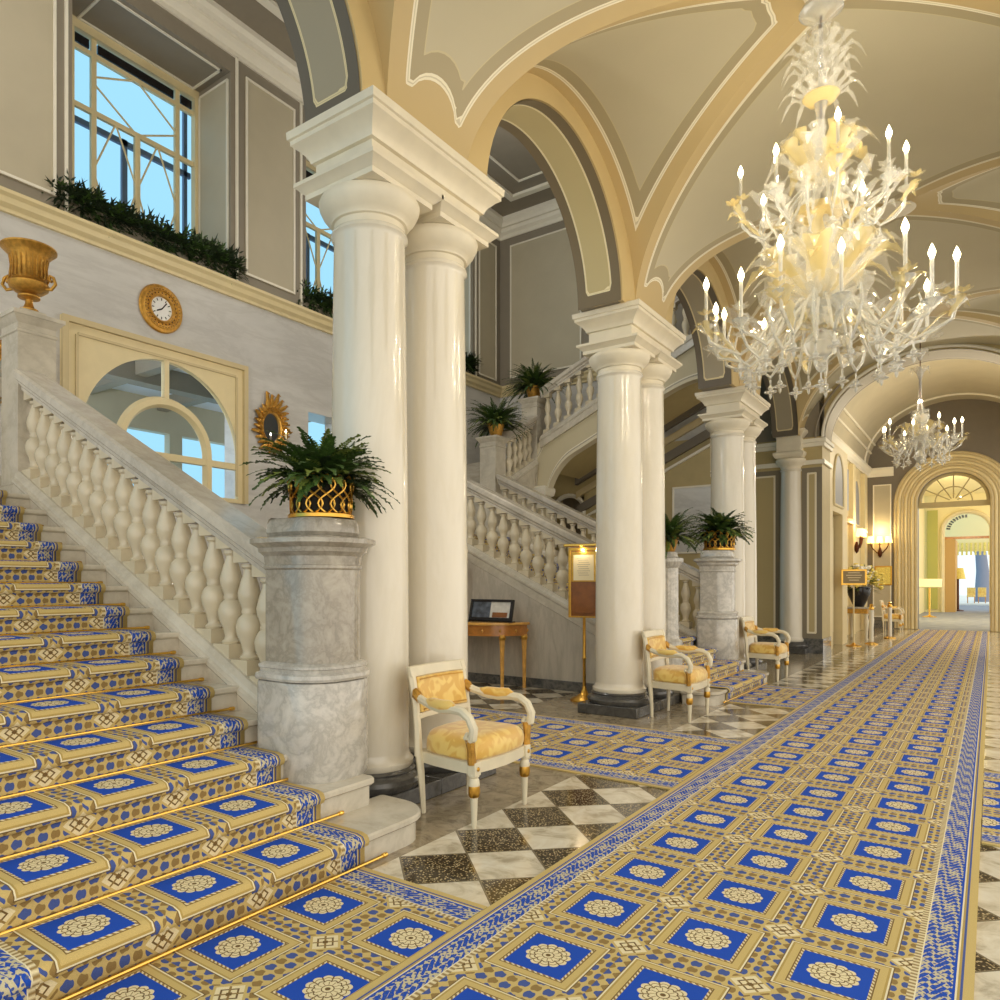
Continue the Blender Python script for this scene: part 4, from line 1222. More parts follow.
# ---- armchair
def armchair(label):
    t = thing('armchair', label, 'armchair', (0, 0, 0), 'yellow damask armchairs along the carpet')
    W = .29
    # legs
    def fleg(s):
        l = MB().lathe([(.013, 0), (.017, .02), (.024, .17), (.026, .185), (.033, .19), (.033, .205), (.028, .215), (.037, .255), (.033, .285), (.024, .295), (.034, .305), (.034, .32)], (.25, s*W, 0), 14).build('leg', M['chairwh'], t)
        MB().lathe([(.0295, .183), (.036, .19), (.040, .22), (.036, .25), (.029, .255)], (.25, s*W, 0), 14).build('gold_ring', M['gold'], l)
        g = MB(); g.box(.218, .282, s*W-.031, s*W+.031, .31, .39); g.build('corner_block', M['chairwh'], l, bevel=.004)
        MB().lathe([(.0, 0), (.014, .002), (.01, .008), (0, .01)], (.282, s*W, .35), 10, mat=Matrix.Rotation(pi/2, 4, 'Y')).build('rosette', M['gold'], l)
    for s in (-1, 1): fleg(s)
    for s in (-1, 1):
        g = MB(); pts = [(-.225, s*.245, 0), (-.225, s*.255, .12), (-.23, s*.265, .26), (-.245, s*.272, .40)]
        g.tube(pts, [.017, .02, .025, .028], 6); g.build('leg', M['chairwh'], t)
    # seat frame
    out = [(-.26, -.235), (.265, -W-.01), (.29, 0), (.265, W+.01), (-.26, .235)]
    def sm(o=0):
        P = []
        P += [(-.27-o*.5, -.25-o), (-.1, -.285-o), (.1, -.31-o), (.255+o, -.315-o)]
        P += [(.285+o, -.15), (.295+o, 0), (.285+o, .15)]
        P += [(.255+o, .315+o), (.1, .31+o), (-.1, .285+o), (-.27-o*.5, .25+o)]
        return P
    g = MB(); g.loft([[(x, y, z) for x, y in sm(o)] for o, z in ((-.02, .315), (0, .32), (0, .385), (-.01, .39))]); g.build('seat_rail', M['chairwh'], t, smooth=30)
    g = MB(); rings = []
    for o, z in ((-.012, .385), (.006, .395), (.012, .43), (.008, .47), (-.012, .50), (-.05, .522), (-.12, .535)):
        rings.append([(x*(1+ (o*2.2 if o < -.02 else 0)) + (o if o >= -.02 and x > 0 else 0), y*(1+o*3.0 if o < 0 else 1+o*2), z) for x, y in sm(0)])
    g.loft(rings); g.build('seat', M['damask'], t, smooth=80, subsurf=1)
    # back : stiles + crest
    for s in (-1, 1):
        g = MB(); g.tube([(-.245, s*.272, .36), (-.25, s*.275, .52), (-.27, s*.272, .68), (-.305, s*.27, .84), (-.325, s*.268, .90)], [.029, .026, .025, .027, .026], 6); g.build('back_stile', M['chairwh'], t)
    def slab(z0, x0, z1, x1, yw, th, bow=.03):
        g = MB(); rings = []
        for k in range(9):
            q = -1+k/4; y = q*yw; b = -bow*(1-q*q)
            rings.append([(x0+b, y, z0), (x1+b, y, z1), (x1+b-th, y, z1), (x0+b-th, y, z0)])
        g.loft(rings); return g
    slab(.85, -.28, .915, -.305, .295, .035).build('crest_rail', M['chairwh'], t, smooth=30, bevel=.006)
    slab(.59, -.235, .625, -.24, .265, .03).build('lower_rail', M['chairwh'], t, smooth=30, bevel=.004)
    bc = slab(.628, -.228, .848, -.272, .248, .05).build('back_cushion', M['damask'], t, smooth=30, bevel=.012)
    for z0_, x0_ in ((.645, -.226), (.83, -.263)):
        slab(z0_, x0_, z0_+.008, x0_-.002, .23, .006).build('braid', M['gilt'], bc, smooth=0)
    # arms
    for s in (-1, 1):
        g = MB()
        pts = [(-.26, s*.275, .735), (-.20, s*.285, .715), (-.10, s*.302, .69), (.0, s*.318, .682), (.10, s*.328, .69), (.18, s*.332, .685), (.245, s*.333, .65), (.28, s*.333, .59), (.27, s*.332, .535), (.24, s*.33, .515), (.215, s*.328, .535), (.23, s*.328, .56)]
        a = g.tube(pts, [.027, .026, .026, .028, .028, .028, .029, .03, .03, .027, .022, .016], 8).build('arm', M['chairwh'], t)
        g = MB(); g.tube([(-.15, s*.292, .716), (-.10, s*.302, .710), (0, s*.318, .704), (.08, s*.326, .71), (.12, s*.33, .706)], [.014, .032, .036, .033, .014], 10); g.build('arm_pad', M['damask'], a)
        g = MB(); g.tube([(-.285, s*.272, .78), (-.262, s*.274, .745), (-.22, s*.282, .715)], [.014, .035, .026], 8); g.build('gold_mount', M['gilt'], a)
        g = MB(); g.tube([(.245, s*.328, .53), (.25, s*.322, .47), (.25, s*.312, .38)], [.034, .026, .03], 8); g.build('arm_post', M['gilt'], a)
    return t
CH = armchair('yellow damask armchair with white frame nearest the camera, in front of the nearest column pair')
CH.scale = (.88, 1, 1); CH.location = (-2.66, 3.83, .0); CH.rotation_euler[2] = R(0)
dup(CH, None, (-2.72, 7.84, 0), 0, 'second yellow armchair, in front of the middle column pair')
dup(CH, None, (-2.72, 11.72, 0), 0, 'third yellow armchair, beside the far marble pedestal')
dup(CH, None, (-2.30, 24.7, 0), 0, 'farthest yellow armchair, small beside the end wall below the sconce')

# ---- demi-lune console table
def console():
    cx, cy, r = -5.72, 8.68, .66; t = thing('console_table', 'half-round satinwood console table against the stair wall', 'table', (cx, cy, 0))
    def hd(rr, z): return [(cx-rr*cos(pi*k/32), cy-rr*sin(pi*k/32)*.93, z) for k in range(33)]
    MB().loft([hd(r*.985, .865), hd(r, .87), hd(r, .895), hd(r*.985, .903)]).build('table_top', M['woodlt'], t, smooth=30)
    ap = MB().loft([hd(r*.94, .72), hd(r*.94, .865)]).build('apron', M['wood'], t, smooth=30)
    g = MB()
    for k in (0, 4, 8, 12, 16, 20, 24, 28, 32):
        a = pi*k/32; c = Vector((cx-r*.945*cos(a), cy-r*.945*.93*sin(a), .79)); g.lathe([(0, -.03), (.02, 0), (0, .03)], c, 8)
    g.build('inlay', M['woodlt'], ap)
    for a in (0.06, .72, 1.5, 2.42, pi-.06):
        x, y = cx-r*.9*cos(a), cy-r*.9*.93*sin(a)+(-.0)
        l = MB().lathe([(.022, 0), (.03, .02), (.024, .04), (.032, .5), (.04, .66), (.048, .74)], (x, y, 0), 8).build('leg', M['woodlt'], t)
        MB().lathe([(.038, .66), (.046, .67), (.05, .70), (.046, .715)], (x, y, 0), 8).build('collar', M['gold'], l)
console()
def display():
    x0, y, z = -5.88, 8.40, .905; t = thing('framed_display', 'dark framed display with photographs standing on the console table', 'picture frame', (x0+.3, y, z))
    rt = Matrix.Rotation(R(-14), 3, 'X')
    c = (x0+.35, y, z)
    g = MB(); w, h = .35, .31
    for (a, b, cc, d) in ((-w, w, 0.012, .055), (-w, w, h-.035, h), (-w, -w+.04, .055, h-.035), (w-.04, w, .055, h-.035)):
        g.box(c[0]+a, c[0]+b, y-.02, y+.02, z+cc, z+d, rt, c)
    g.build('frame', M['black'], t, smooth=0, bevel=.003)
    MB().box(c[0]-w+.03, c[0]-.01, y-.006, y+.006, z+.05, z+h-.03, rt, c).build('photograph', plain('dark_photo', (84, 92, 104), .4, var=.6, vs=14), t, smooth=0)
    MB().box(c[0]-.01, c[0]+w-.03, y-.006, y+.006, z+.05, z+h-.03, rt, c).build('photograph', plain('pale_photo', (214, 212, 204), .5, var=.15, vs=12), t, smooth=0)
    MB().box(c[0]+.03, c[0]+w-.08, y-.009, y-.006, z+.06, z+.13, rt, c).build('caption', M['amber'], t, smooth=0)
    MB().box(c[0]-w-.01, c[0]+w+.03, y-.07, y+.05, z-.003, z+.014).build('foot', M['black'], t, smooth=0)
display()
# small gilt ornament at the nearest column edge
g = MB(); rnd = random.Random(4)
for k in range(14):
    z = 1.45+.35*k/13; g.tube([(-6.2+.05*sin(k), 8.60, z), (-6.13+.06*sin(k*2), 8.56, z+.04), (-6.1, 8.6, z+.07)], [.02, .028, .012], 6)
tag(g.build('gilt_wall_ornament', M['gilt']), 'gilt wall ornament peeping out beside the nearest column pair above the console table', 'wall ornament')

# ---- menu stand
def menu_stand():
    x, y = -3.98, 8.14; t = thing('menu_stand', 'tall brass stand with glazed notice case left of the middle columns', 'sign stand', (x, y, 0))
    MB().lathe([(.17, 0), (.17, .015), (.14, .04), (.09, .06), (.05, .09), (.03, .14), (.022, .18)], (x, y, 0), 24).build('base', M['gold'], t)
    MB().lathe([(.02, .15), (.018, .5), (.028, .52), (.02, .54), (.018, 1.02), (.03, 1.06)], (x, y, 0), 16).build('pole', M['gold'], t)
    ang = R(12); rt = Matrix.Rotation(ang, 3, 'Z'); c = (x, y, 0)
    def b(nm, m, x0, x1, y0, y1, z0, z1, par=t, bev=0): return MB().box(x+x0, x+x1, y+y0, y+y1, z0, z1, rt, c).build(nm, m, par, smooth=0, bevel=bev)
    w = .175
    cs = b('case', M['amber'], -w, w, -.03, .04, 1.03, 1.86)
    g = MB()
    for q in ((-w-.012, w+.012, -.045, .045, 1.83, 1.87), (-w-.012, w+.012, -.045, .045, 1.015, 1.035), (-w-.012, -w+.02, -.045, .045, 1.03, 1.85), (w-.02, w+.012, -.045, .045, 1.03, 1.85)):
        g.box(x+q[0], x+q[1], y+q[2], y+q[3], q[4], q[5], rt, c)
    g.build('frame', M['gold'], t, smooth=0, bevel=.004)
    b('top_lamp', M['brass'], -w-.06, w+.05, -.10, .05, 1.88, 1.915, bev=.01)
    pp = b('notice_paper', M['paper'], -.125, .125, -.036, -.031, 1.47, 1.78)
    g = MB()
    for k in range(9): g.box(x-.08+.01*(k % 3), x+.08-.012*((k*2) % 3), y-.0375, y-.036, 1.74-k*.026, 1.744-k*.026, rt, c)
    g.build('text_line', M['taupe'], pp, smooth=0)
    b('upper_panel', M['gold'], -.15, .15, -.034, -.030, 1.455, 1.82)
    b('lower_panel', M['amber'], -.14, .14, -.038, -.031, 1.07, 1.44, bev=.003)
    l = bpy.data.lights.new('picture_light', 'POINT'); l.energy = 1.2; l.color = (1, .8, .5); l.shadow_soft_size = .02
    lo = bpy.data.objects.new('picture_light', l); COL.objects.link(lo); lo.location = (x, y-.12, 1.84)
menu_stand()

# ---- far table with flowers, sign, lectern, sconces
def far_table():
    x, y = -2.66, 20.8; t = thing('side_table', 'ornate gilt side table under the flower arrangement in the far room', 'table', (x, y, 0))
    MB().box(x-.32, x+.3, y-.6, y+.6, .80, .84).build('table_top', M['marble'], t, smooth=0, bevel=.01)
    MB().box(x-.28, x+.26, y-.56, y+.56, .68, .80).build('apron', M['gilt'], t, smooth=0, bevel=.01)
    for sx in (-.22, .22):
        for sy in (-.5, .5):
            MB().lathe([(.03, 0), (.05, .05), (.03, .1), (.045, .3), (.06, .5), (.04, .6), (.06, .68)], (x+sx, y+sy, 0), 12).build('leg', M['chairwh'], t)
    tv = thing('flower_vase', 'black vase with big yellow and white bouquet on the side table', 'vase', (x, y, .84))
    MB().lathe([(.11, 0), (.14, .05), (.24, .28), (.27, .44), (.25, .5), (.22, .5), (.01, .45)], (x, y, .84), 24).build('vase', M['black'], tv)
    rnd = random.Random(8); ga, gb, gc = MB(), MB(), MB()
    for k in range(230):
        a = rnd.uniform(0, 2*pi); e = rnd.uniform(-.25, 1.5); rr = rnd.uniform(.3, .62)
        c = Vector((x+rr*cos(a)*cos(e)*(.9 if cos(a) > 0 else .55), y+rr*sin(a)*cos(e)*1.1, 1.42+rr*sin(e)*.75)); s_ = rnd.uniform(.03, .065)
        (ga if k % 3 else gb).lathe([(0, -s_), (s_*.8, -s_*.4), (s_, .1*s_), (s_*.6, s_*.7), (0, s_*.6)], c, 7)
    for k in range(90):
        a = rnd.uniform(0, 2*pi); e = rnd.uniform(-.4, 1.4); d = Vector((cos(a)*cos(e), sin(a)*cos(e), sin(e))); b = Vector((x, y, 1.35))+d*.25; s_ = d.cross(Vector((0, .1, 1))).normalized()
        gc.add([b, b+d*.15+s_*.03, b+d*.33, b+d*.15-s_*.03], [(0, 1, 2, 3)])
    ga.build('yellow_blossoms', M['flower'], tv); gb.build('white_blossoms', M['flowerw'], tv); gc.build('leaves', M['leaf'], tv, recalc=False, smooth=0)
far_table()
def sign_stand():
    x, y = -2.50, 18.75; t = thing('notice_stand', 'slim stand with beige notice board in front of the flowers', 'sign stand', (x, y, 0))
    MB().lathe([(.16, 0), (.16, .015), (.05, .04), (.02, .08)], (x, y, 0), 20).build('base', M['gold'], t)
    MB().lathe([(.016, .05), (.016, 1.42)], (x, y, 0), 10).build('pole', M['cream'], t)
    rt = Matrix.Rotation(R(20), 3, 'Z'); c = (x, y, 0)
    MB().box(x-.26, x+.26, y-.03, y-.005, 1.38, 1.74, rt, c).build('frame', M['gold'], t, smooth=0, bevel=.006)
    bd = MB().box(x-.22, x+.22, y-.036, y-.03, 1.42, 1.70, rt, c).build('board', plain('tan_board', (150, 130, 92), .6), t, smooth=0)
    g = MB()
    for k, w in enumerate((.12, .16, .13, .10)): g.box(x-w, x+w, y-.039, y-.036, 1.65-k*.055, 1.665-k*.055, rt, c)
    g.build('text_line', M['paper'], bd, smooth=0)
sign_stand()
def rope_post(x, y, label):
    t = thing('rope_post', label, 'barrier post', (x, y, 0), 'barrier posts in the far room')
    MB().lathe([(.14, 0), (.14, .02), (.03, .05), (.028, .06)], (x, y, 0), 16).build('base', M['brass'], t)
    MB().lathe([(.045, .05), (.045, .82)], (x, y, 0), 14).build('pole', M['white'], t)
    MB().lathe([(.05, .80), (.06, .83), (.05, .86), (.03, .88), (.045, .92), (0, .95)], (x, y, 0), 14).build('finial', M['brass'], t)
rope_post(-2.25, 19.6, 'white and brass barrier post just right of the notice stand'); rope_post(-2.1, 21.9, 'white and brass barrier post nearest the farthest armchair')
t = thing('yellow_picture', 'bright yellow framed picture low on the end wall left of the arch', 'picture', (-2.72, YR-.03, 1.6))
MB().box(-2.95, -2.48, YR-.05, YR-.013, 1.35, 1.95).build('frame', M['gold'], t, smooth=0, bevel=.01)
MB().box(-2.91, -2.52, YR-.055, YR-.05, 1.39, 1.91).build('canvas', M['flower'], t, smooth=0)  # plain yellow canvas, no emission

def wall_sconce(x, y, z, label, nx, ny):
    """arms spread along the wall; (nx,ny) points into the room"""
    t = thing('wall_sconce', label, 'wall lamp', (x, y, z), 'bronze wall sconces with lit shades')
    tx, ty = -ny, nx
    MB().lathe([(0, -.22), (.05, -.15), (.07, -.05), (.04, .05), (.03, .10), (0, .12)], (x+nx*.05, y+ny*.05, z), 14).build('backplate', M['bronze'], t)
    for k, s in enumerate((-1, 0, 1)):
        ex, ey = x+nx*.16+tx*s*.24, y+ny*.16+ty*s*.24
        a = MB().tube([(x+nx*.05, y+ny*.05, z-.08), (x+nx*.12+tx*s*.08, y+ny*.12+ty*s*.08, z-.05), (x+nx*.15+tx*s*.19, y+ny*.15+ty*s*.19, z+.08), (ex, ey, z+.2)], .018, 8).build('arm', M['bronze'], t)
        MB().lathe([(.05, .2), (.045, .215), (.015, .22), (.015, .3)], (ex, ey, z), 12).build('candle_cup', M['bronze'], a)
        MB().lathe([(.11, .25), (.075, .46), (.07, .46), (.105, .25)], (ex, ey, z), 16, cap=False).build('lampshade', M['shade_lit'], a)
    l = bpy.data.lights.new('sconce_light', 'POINT'); l.energy = 14; l.color = (1, .78, .42); l.shadow_soft_size = .02
    lo = bpy.data.objects.new('sconce_light', l); COL.objects.link(lo); lo.location = (x+nx*.3, y+ny*.3, z+.62)
wall_sconce(-2.80, YR, 2.42, 'bronze three-arm sconce with glowing shades on the end wall panel', 0, -1)
wall_sconce(XL2+.12, 22.9, 2.45, 'lit three-arm sconce on the left wall above the flowers', 1, 0)
# lectern and far furniture
def lectern():
    x, y = -2.05, 36.0; t = thing('lectern', 'white lectern on a brass pole just beyond the end arch', 'lectern', (x, y, 0))
    MB().lathe([(.25, 0), (.25, .03), (.06, .08), (.04, .1)], (x, y, 0), 18).build('base', M['brass'], t)
    MB().lathe([(.035, .05), (.035, 1.3)], (x, y, 0), 10).build('pole', M['brass'], t)
    MB().box(x-.42, x+.42, y-.03, y+.03, 1.15, 1.65, Matrix.Rotation(R(-50), 3, 'X')).build('desk', M['paper'], t, smooth=0, bevel=.01)
lectern()
t = thing('table_lamp', 'small yellow-shaded lamp in the farthest doorway', 'lamp', (-1.35, 44.5, 0))
MB().lathe([(.25, 0), (.25, .04), (.05, .1), (.05, 1.6)], (-1.35, 44.5, 0), 14).build('stand', M['bronze'], t)
MB().lathe([(.32, 1.6), (.22, 2.15), (.2, 2.15), (.3, 1.6)], (-1.35, 44.5, 0), 18, cap=False).build('lampshade', M['flower'], t)
t = thing('garden_tree', 'grey-blue tree trunk on the bright terrace beyond the last opening', 'tree', (-.55, 62, .1))
MB().tube([(-.55, 62, .1), (-.5, 62, 2.2), (-.6, 62, 3.4), (-1.3, 62, 4.8)], [.45, .38, .34, .2], 10).build('trunk', plain('bark', (132, 138, 156), .8), t)
g = MB(); rnd = random.Random(3)
for k in range(260):
    c = Vector((-.6+rnd.uniform(-2.4, 2.4), 62+rnd.uniform(-1, 1), 4.6+rnd.uniform(-.8, 1.6))); s_ = rnd.uniform(.1, .25)
    d = Vector((rnd.uniform(-1, 1), rnd.uniform(-1, 1), rnd.uniform(-1, 1))).normalized(); e = d.cross(Vector((0, 1, .2))).normalized()
    g.add([c-d*s_, c+e*s_*.6, c+d*s_, c-e*s_*.6], [(0, 1, 2, 3)])
g.build('foliage', M['leafdk'], t, recalc=False, smooth=0)
for k, (xx, yy) in enumerate(((-1.05, 57.2), (-.5, 57.6))):
    t = thing('terrace_chair', ['left of two small yellow chairs out on the bright terrace', 'right of two small yellow chairs out on the bright terrace'][k], 'chair', (xx, yy, .1), 'yellow terrace chairs')
    MB().box(xx-.22, xx+.22, yy-.22, yy+.22, .5, .6).build('seat', M['damask'], t, bevel=.02)
    MB().box(xx-.22, xx+.22, yy+.18, yy+.24, .6, 1.1).build('backrest', M['damask'], t, bevel=.02)
    for sx in (-.18, .18):
        for sy in (-.18, .18): MB().lathe([(.02, .1), (.025, .5)], (xx+sx, yy+sy, 0), 8).build('leg', M['wood'], t)

# ---- chandeliers
def leafblade(g, base, az, r, h, curl, w, n=9, wav=.0):
    """curling feather leaf with fluted edge"""
    rings = []; d = Vector((cos(az), sin(az), 0)); s = Vector((-sin(az), cos(az), 0))
    for i in range(n+1):
        q = i/n
        x = r*(q**.8); z = h*sin(min(1, q*1.0)*pi*.5) - curl*max(0, q-.62)**1.5
        c = Vector(base)+d*(x)+Vector((0, 0, z))
        ww = w*(sin(pi*(.12+.86*q)))*(1+wav*sin(i*2.4))
        up = Vector((0, 0, 1))*ww*.45 - d*ww*.2
        rings.append([tuple(c-s*ww+up), tuple(c-s*ww*.5+up*.3), tuple(c), tuple(c+s*ww*.5+up*.3), tuple(c+s*ww+up)])
    o = len(g.v)
    for rr in rings: g.v += rr
    for i in range(n):
        for j in range(4): a = o+i*5+j; g.f.append((a, a+1, a+6, a+5))
def flower(g, c, r, az=0):
    for k in range(6):
        a = az+k*pi/3; d = Vector((cos(a), sin(a), .5)).normalized(); s = Vector((-sin(a), cos(a), 0)); c = Vector(c)
        g.add([c, c+d*r*.55+s*r*.3, c+d*r, c+d*r*.55-s*r*.3], [(0, 1, 2, 3)])
def drop(parent, x, y, z, s=1):
    g = MB(); g.lathe([(0, 0), (.007*s, -.01*s), (.006*s, -.05*s), (.016*s, -.06*s), (.022*s, -.075*s), (.012*s, -.09*s), (.048*s, -.10*s), (.05*s, -.108*s), (.012*s, -.12*s), (.012*s, -.14*s), (0, -.165*s)], (x, y, z), 8)
    return g.build('pendant_drop', M['glass'], parent)
def chandelier(name, label, cx, cy, zbase, ztop, tiers, s=1.0, group='blown glass chandeliers'):
    t = thing(name, label, 'chandelier', (cx, cy, zbase), group)
    c = (cx, cy, 0)
    T = MB()
    MB().lathe([(.0, ztop), (.06*s, ztop-.005), (.13*s, ztop-.03), (.15*s, ztop-.07), (.09*s, ztop-.11), (.03*s, ztop-.15), (.0, ztop-.16)], c, 20).build('canopy', M['glass'], t)
    zc = tiers[-1]['hub']+.75*s
    MB().tube([(cx, cy, ztop-.1), (cx, cy, zbase+.3)], .008, 8).build('suspension_rod', M['bronze'], t)
    return t
def tier(t, cx, cy, hub, n, rr, dip, tip, s, phase=0, leaves=True, seed=0, lean=0, leafh=.45, nleaf=None):
    rnd = random.Random(seed)
    proto = None
    for k in range(n):
        a = phase+2*pi*k/n; d = Vector((cos(a), sin(a), 0)); r2 = rr*(1 if k % 2 == 0 else .9); tz = tip-(0 if k % 2 == 0 else .07*s)
        P = lambda r, z: (cx+d.x*r, cy+d.y*r, z)
        cup = tz-.36*s
        arm = MB().tube([P(.05*s, hub), P(r2*.25, hub+.05*s), P(r2*.42, hub-.06*s), P(r2*.56, dip+.08*s), P(r2*.70, dip), P(r2*.86, dip+.05*s), P(r2*.97, dip+.5*(cup-dip)), P(r2, cup)], .0125*s, 8).build('arm', M['glass'], t)
        MB().lathe([(.012*s, -.03*s), (.03*s, -.01*s), (.06*s, .012*s), (.062*s, .018*s), (.02*s, .012*s), (.016*s, .03*s), (.012*s, .04*s)], P(r2, cup), 10).build('drip_pan', M['glass'], arm)
        MB().lathe([(.012*s, .03*s), (.0125*s, .30*s)], P(r2, cup), 8).build('candle', M['glass'], arm)
        MB().lathe([(.008*s, .29*s), (.019*s, .308*s), (.022*s, .33*s), (.012*s, .36*s), (0, .388*s)], P(r2, cup), 10).build('bulb', M['bulb'], arm)
        g = MB()
        for _ in range(3): flower(g, P(r2*rnd.uniform(.9, 1.12), cup+rnd.uniform(-.06, .1)*s), .075*s, rnd.random())
        leafblade(g, P(r2*.95, cup-.08*s), a+.7, .16*s, .12*s, .2*s, .035*s, 6, .3)
        leafblade(g, P(r2*.95, cup-.08*s), a-.7, .16*s, .12*s, .2*s, .035*s, 6, .3)
        leafblade(g, P(r2*.75, dip+.02*s), a+.2, .20*s, .15*s, .1*s, .03*s, 6, .3)
        g.build('blossoms', M['gleaf'] if k % 2 else M['galeaf'], t, smooth=60, recalc=False)
        drop(t, P(r2*.70, 0)[0], P(r2*.70, 0)[1], dip-.01*s, s)
    nl = nleaf or n
    for k in range(n):
        a = phase+2*pi*(k+.5)/n; d = Vector((cos(a), sin(a), 0)); r2 = rr*.8
        P = lambda r, z: (cx+d.x*r, cy+d.y*r, z)
        MB().tube([P(.05*s, hub-.05*s), P(r2*.3, hub+.02*s), P(r2*.5, hub-.10*s), P(r2*.62, dip+.0*s), P(r2*.74, dip-.06*s), P(r2*.88, dip+.02*s), P(r2*.98, dip+.16*s), P(r2*.94, dip+.26*s), P(r2*.86, dip+.24*s)], [.011*s]*6+[.010*s, .008*s, .005*s], 8).build('scroll_arm', M['glass'], t)
        g = MB()
        for q in range(5): flower(g, P(r2*rnd.uniform(.45, 1.0), dip+rnd.uniform(-.02, .22)*s), .06*s, rnd.random())
        leafblade(g, P(r2*.9, dip+.1*s), a, .22*s, .2*s, .3*s, .045*s, 8, .3)
        leafblade(g, P(r2*.5, dip+.1*s), a+.5, .26*s, .16*s, .3*s, .04*s, 8, .3)
        leafblade(g, P(r2*.5, dip+.1*s), a-.5, .26*s, .16*s, .3*s, .04*s, 8, .3)
        g.build('blossoms', M['gleaf'], t, smooth=60, recalc=False)
        drop(t, P(r2*.74, 0)[0], P(r2*.74, 0)[1], dip-.07*s, s)
    for k in range(nl):
        a = phase+2*pi*(k+.5)/nl
        g = MB(); leafblade(g, (cx, cy, hub+.02*s), a, rr*.72, leafh*s, .9*s, .095*s, 14, .3)
        g.build('feather_leaf', M['galeaf'] if k % 2 == 0 else M['gleaf'], t, smooth=60, recalc=False)
    # low short fronds
    for k in range(n):
        a = phase+2*pi*(k+.25)/n
        g = MB(); leafblade(g, (cx, cy, hub+.04*s), a, rr*.55, .14*s, .55*s, .05*s, 10, .25)
        g.build('short_frond', M['gleaf'], t, smooth=60, recalc=False)
def stem(t, cx, cy, prof, mat, name):
    MB().lathe(prof, (cx, cy, 0), 20).build(name, mat, t)

CX, CY = -1.005, 5.95
big_c = chandelier('glass_chandelier', 'huge two-tier blown glass chandelier with candle bulbs hanging nearest the camera', CX, CY, 2.95, 5.72, [dict(hub=3.6), dict(hub=4.3)])
tier(big_c, CX, CY, 3.46, 14, .82, 3.14, 3.70, 1.0, .1, seed=1, leafh=.42)
tier(big_c, CX, CY, 4.30, 8, .55, 4.02, 4.58, .92, .35, seed=2, leafh=.40)
stem(big_c, CX, CY, [(0, 2.99), (.02, 3.0), (.04, 3.03), (.02, 3.06), (.05, 3.09), (.10, 3.14), (.125, 3.2), (.09, 3.27), (.04, 3.3), (.03, 3.33)], M['glass'], 'bottom_finial')
drop(big_c, CX, CY, 3.0, 1)
stem(big_c, CX, CY, [(.05, 3.33), (.17, 3.40), (.2, 3.46), (.14, 3.5), (.06, 3.52), (.04, 3.62), (.075, 3.68), (.075, 3.78), (.04, 3.86), (.05, 3.98), (.09, 4.06), (.06, 4.14), (.04, 4.2)], M['glass'], 'baluster_stem')
stem(big_c, CX, CY, [(.03, 4.2), (.10, 4.26), (.12, 4.30), (.05, 4.34), (.03, 4.42), (.05, 4.52), (.04, 4.66), (.02, 4.8), (.03, 4.9), (.05, 4.96), (.05, 5.0), (.02, 5.03), (.015, 5.1), (.02, 5.2), (.012, 5.4), (.02, 5.55)], M['glass'], 'upper_stem')
stem(big_c, CX, CY, [(.03, 4.96), (.09, 4.98), (.125, 5.02), (.09, 5.04), (.03, 5.05)], M['aglass'], 'amber_dish')
stem(big_c, CX, CY, [(.03, 4.12), (.16, 4.15), (.18, 4.19), (.10, 4.20), (.03, 4.21)], M['aglass'], 'amber_dish')
for z0, n, r, h in ((4.95, 12, .30, .16), (5.08, 11, .27, .22), (5.24, 10, .30, .16), (5.36, 8, .18, .14), (3.75, 12, .42, .36), (3.6, 12, .5, .2), (4.42, 11, .34, .34), (3.35, 10, .22, .12), (3.30, 10, .34, .05)):
    for k in range(n):
        g = MB(); leafblade(g, (CX, CY, z0), 2*pi*(k+.3*z0)/n, r, h, .6, .045 if z0 < 4.7 else .03, 10, .45)
        g.build('small_leaf', M['gleaf'] if z0 > 4.7 or k % 2 else M['galeaf'], big_c, smooth=60, recalc=False)
CX2, CY2 = -.92, 13.95
sc = chandelier('glass_chandelier', 'smaller glass chandelier with candle bulbs hanging farther down the hallway', CX2, CY2, 3.3, 5.83, [dict(hub=3.8)])
tier(sc, CX2, CY2, 3.72, 10, .56, 3.52, 4.03, .92, .2, seed=4, leafh=.30)
stem(sc, CX2, CY2, [(0, 3.33), (.02, 3.35), (.05, 3.4), (.09, 3.46), (.06, 3.54), (.1, 3.62), (.16, 3.7), (.13, 3.76), (.05, 3.82), (.07, 3.95), (.12, 4.05), (.13, 4.12), (.06, 4.18), (.04, 4.3), (.025, 4.4), (.02, 4.7), (.05, 4.8), (.02, 4.9)], M['glass'], 'baluster_stem')
drop(sc, CX2, CY2, 3.36, .9)
for z0, n, r, h in ((4.1, 8, .18, .12), (4.75, 8, .18, .16), (5.0, 8, .16, .2)):
    for k in range(n):
        g = MB(); leafblade(g, (CX2, CY2, z0), 2*pi*k/n, r, h, .5, .05, 8, .3)
        g.build('small_leaf', M['gleaf'], sc, smooth=60, recalc=False)
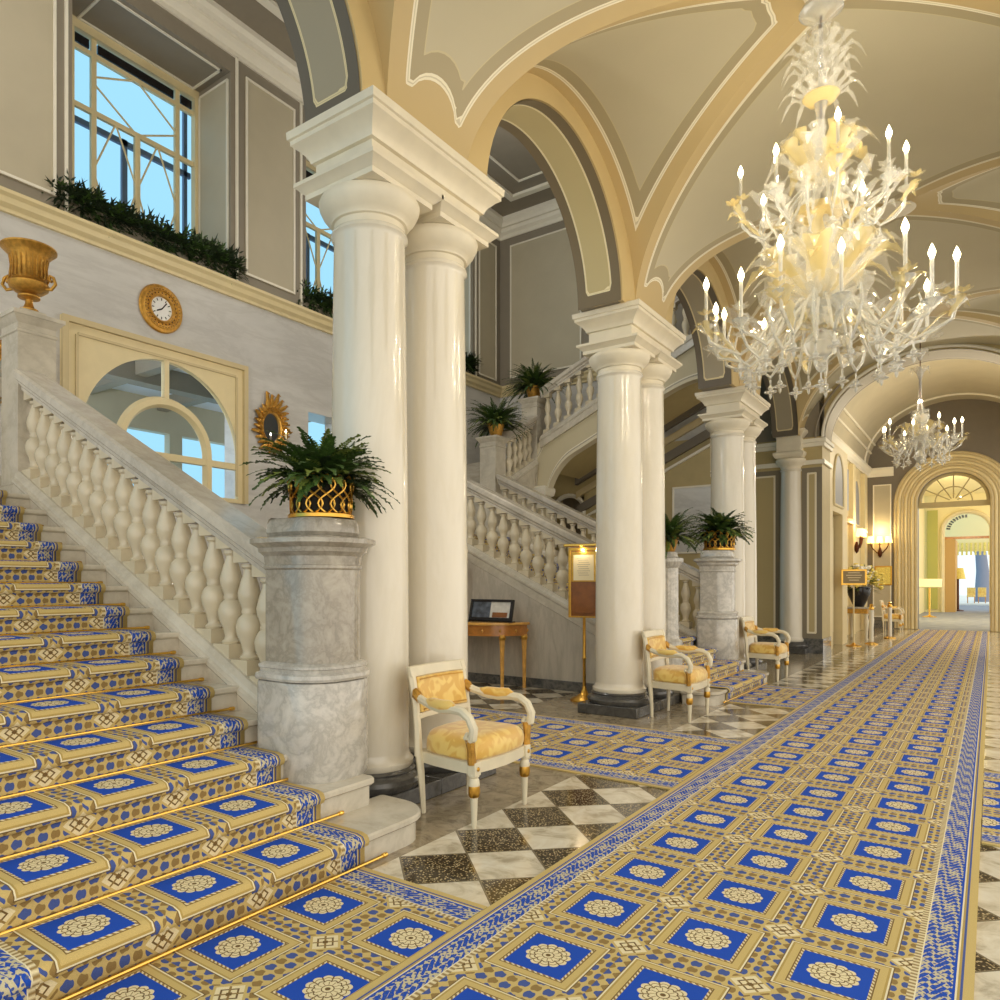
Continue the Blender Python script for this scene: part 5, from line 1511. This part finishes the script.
# plaster rosettes at the crowns
for yy in (bays[1][0], bays[2][0]):
    g = MB(); g.lathe([(0, 0), (.2, 0), (.22, -.02), (.18, -.035), (.12, -.03), (.05, -.05), (0, -.05)], (XC, yy, SPR+RISE), 24); struct(g.build('trim_21', M['stone']))

# ================================================================== LIGHT
def plight(loc, e, col=(1, .88, .68), r=.25):
    l = bpy.data.lights.new('chandelier_and_fill_light', 'POINT'); l.energy = e; l.color = col; l.shadow_soft_size = .02  # shared by the chandelier lamps and the added fill lamps below
    o = bpy.data.objects.new('chandelier_and_fill_light', l); COL.objects.link(o); o.location = loc
for k in range(6): plight((CX+.8*cos(k*pi/3), CY+.8*sin(k*pi/3), 3.85), 7, r=.15)
for k in range(4): plight((CX+.5*cos(k*pi/2), CY+.5*sin(k*pi/2), 4.7), 5, r=.15)
plight((CX2, CY2, 4.35), 40, r=.3)
plight((XC, 21.5, 4.6), 120, (1, .86, .62), .4)  # lights the second room; no chandelier is built there
plight((XC, 33, 4.6), 300, (1, .9, .66), .5)  # lights the third room; no chandelier is built there
plight((-11, 3.2, 3.6), 260, (.78, .86, 1), .5)  # bluish fill lamp added out of view to brighten the room behind the arched window
plight((-6.4, 3.2, 8.0), 95, (1, .95, .88), .6); plight((-6.4, 9.8, 8.0), 95, (1, .95, .88), .6); plight((-6.0, 6.6, 4.6), 60, (1, .95, .88), .6)  # unseen fill lamps added to brighten the stair hall, no fixture built
w = bpy.data.worlds.new('daylight'); SC.world = w; w.use_nodes = True; nt = w.node_tree
bg = nt.nodes['Background']; tc = nt.nodes.new('ShaderNodeTexCoord'); sp = nt.nodes.new('ShaderNodeSeparateXYZ'); nt.links.new(tc.outputs['Generated'], sp.inputs[0])
fx = N(nt, sp.outputs[0]); fy = N(nt, sp.outputs[1]); fz = N(nt, sp.outputs[2])
side = (fx*1.6+.5 + 0.0).max(0).min(1)
c = mixc(nt, side, (.235, .47, .62, 1), (1.0, .93, .82, 1))
nt.links.new(c, bg.inputs[0]); bg.inputs[1].default_value = 1.45
v = SC.view_settings; SC.display_settings.display_device = 'sRGB'
v.view_transform = 'Standard'; v.look = 'None'; v.gamma = 1; v.exposure = 0.25; v.use_curve_mapping = False
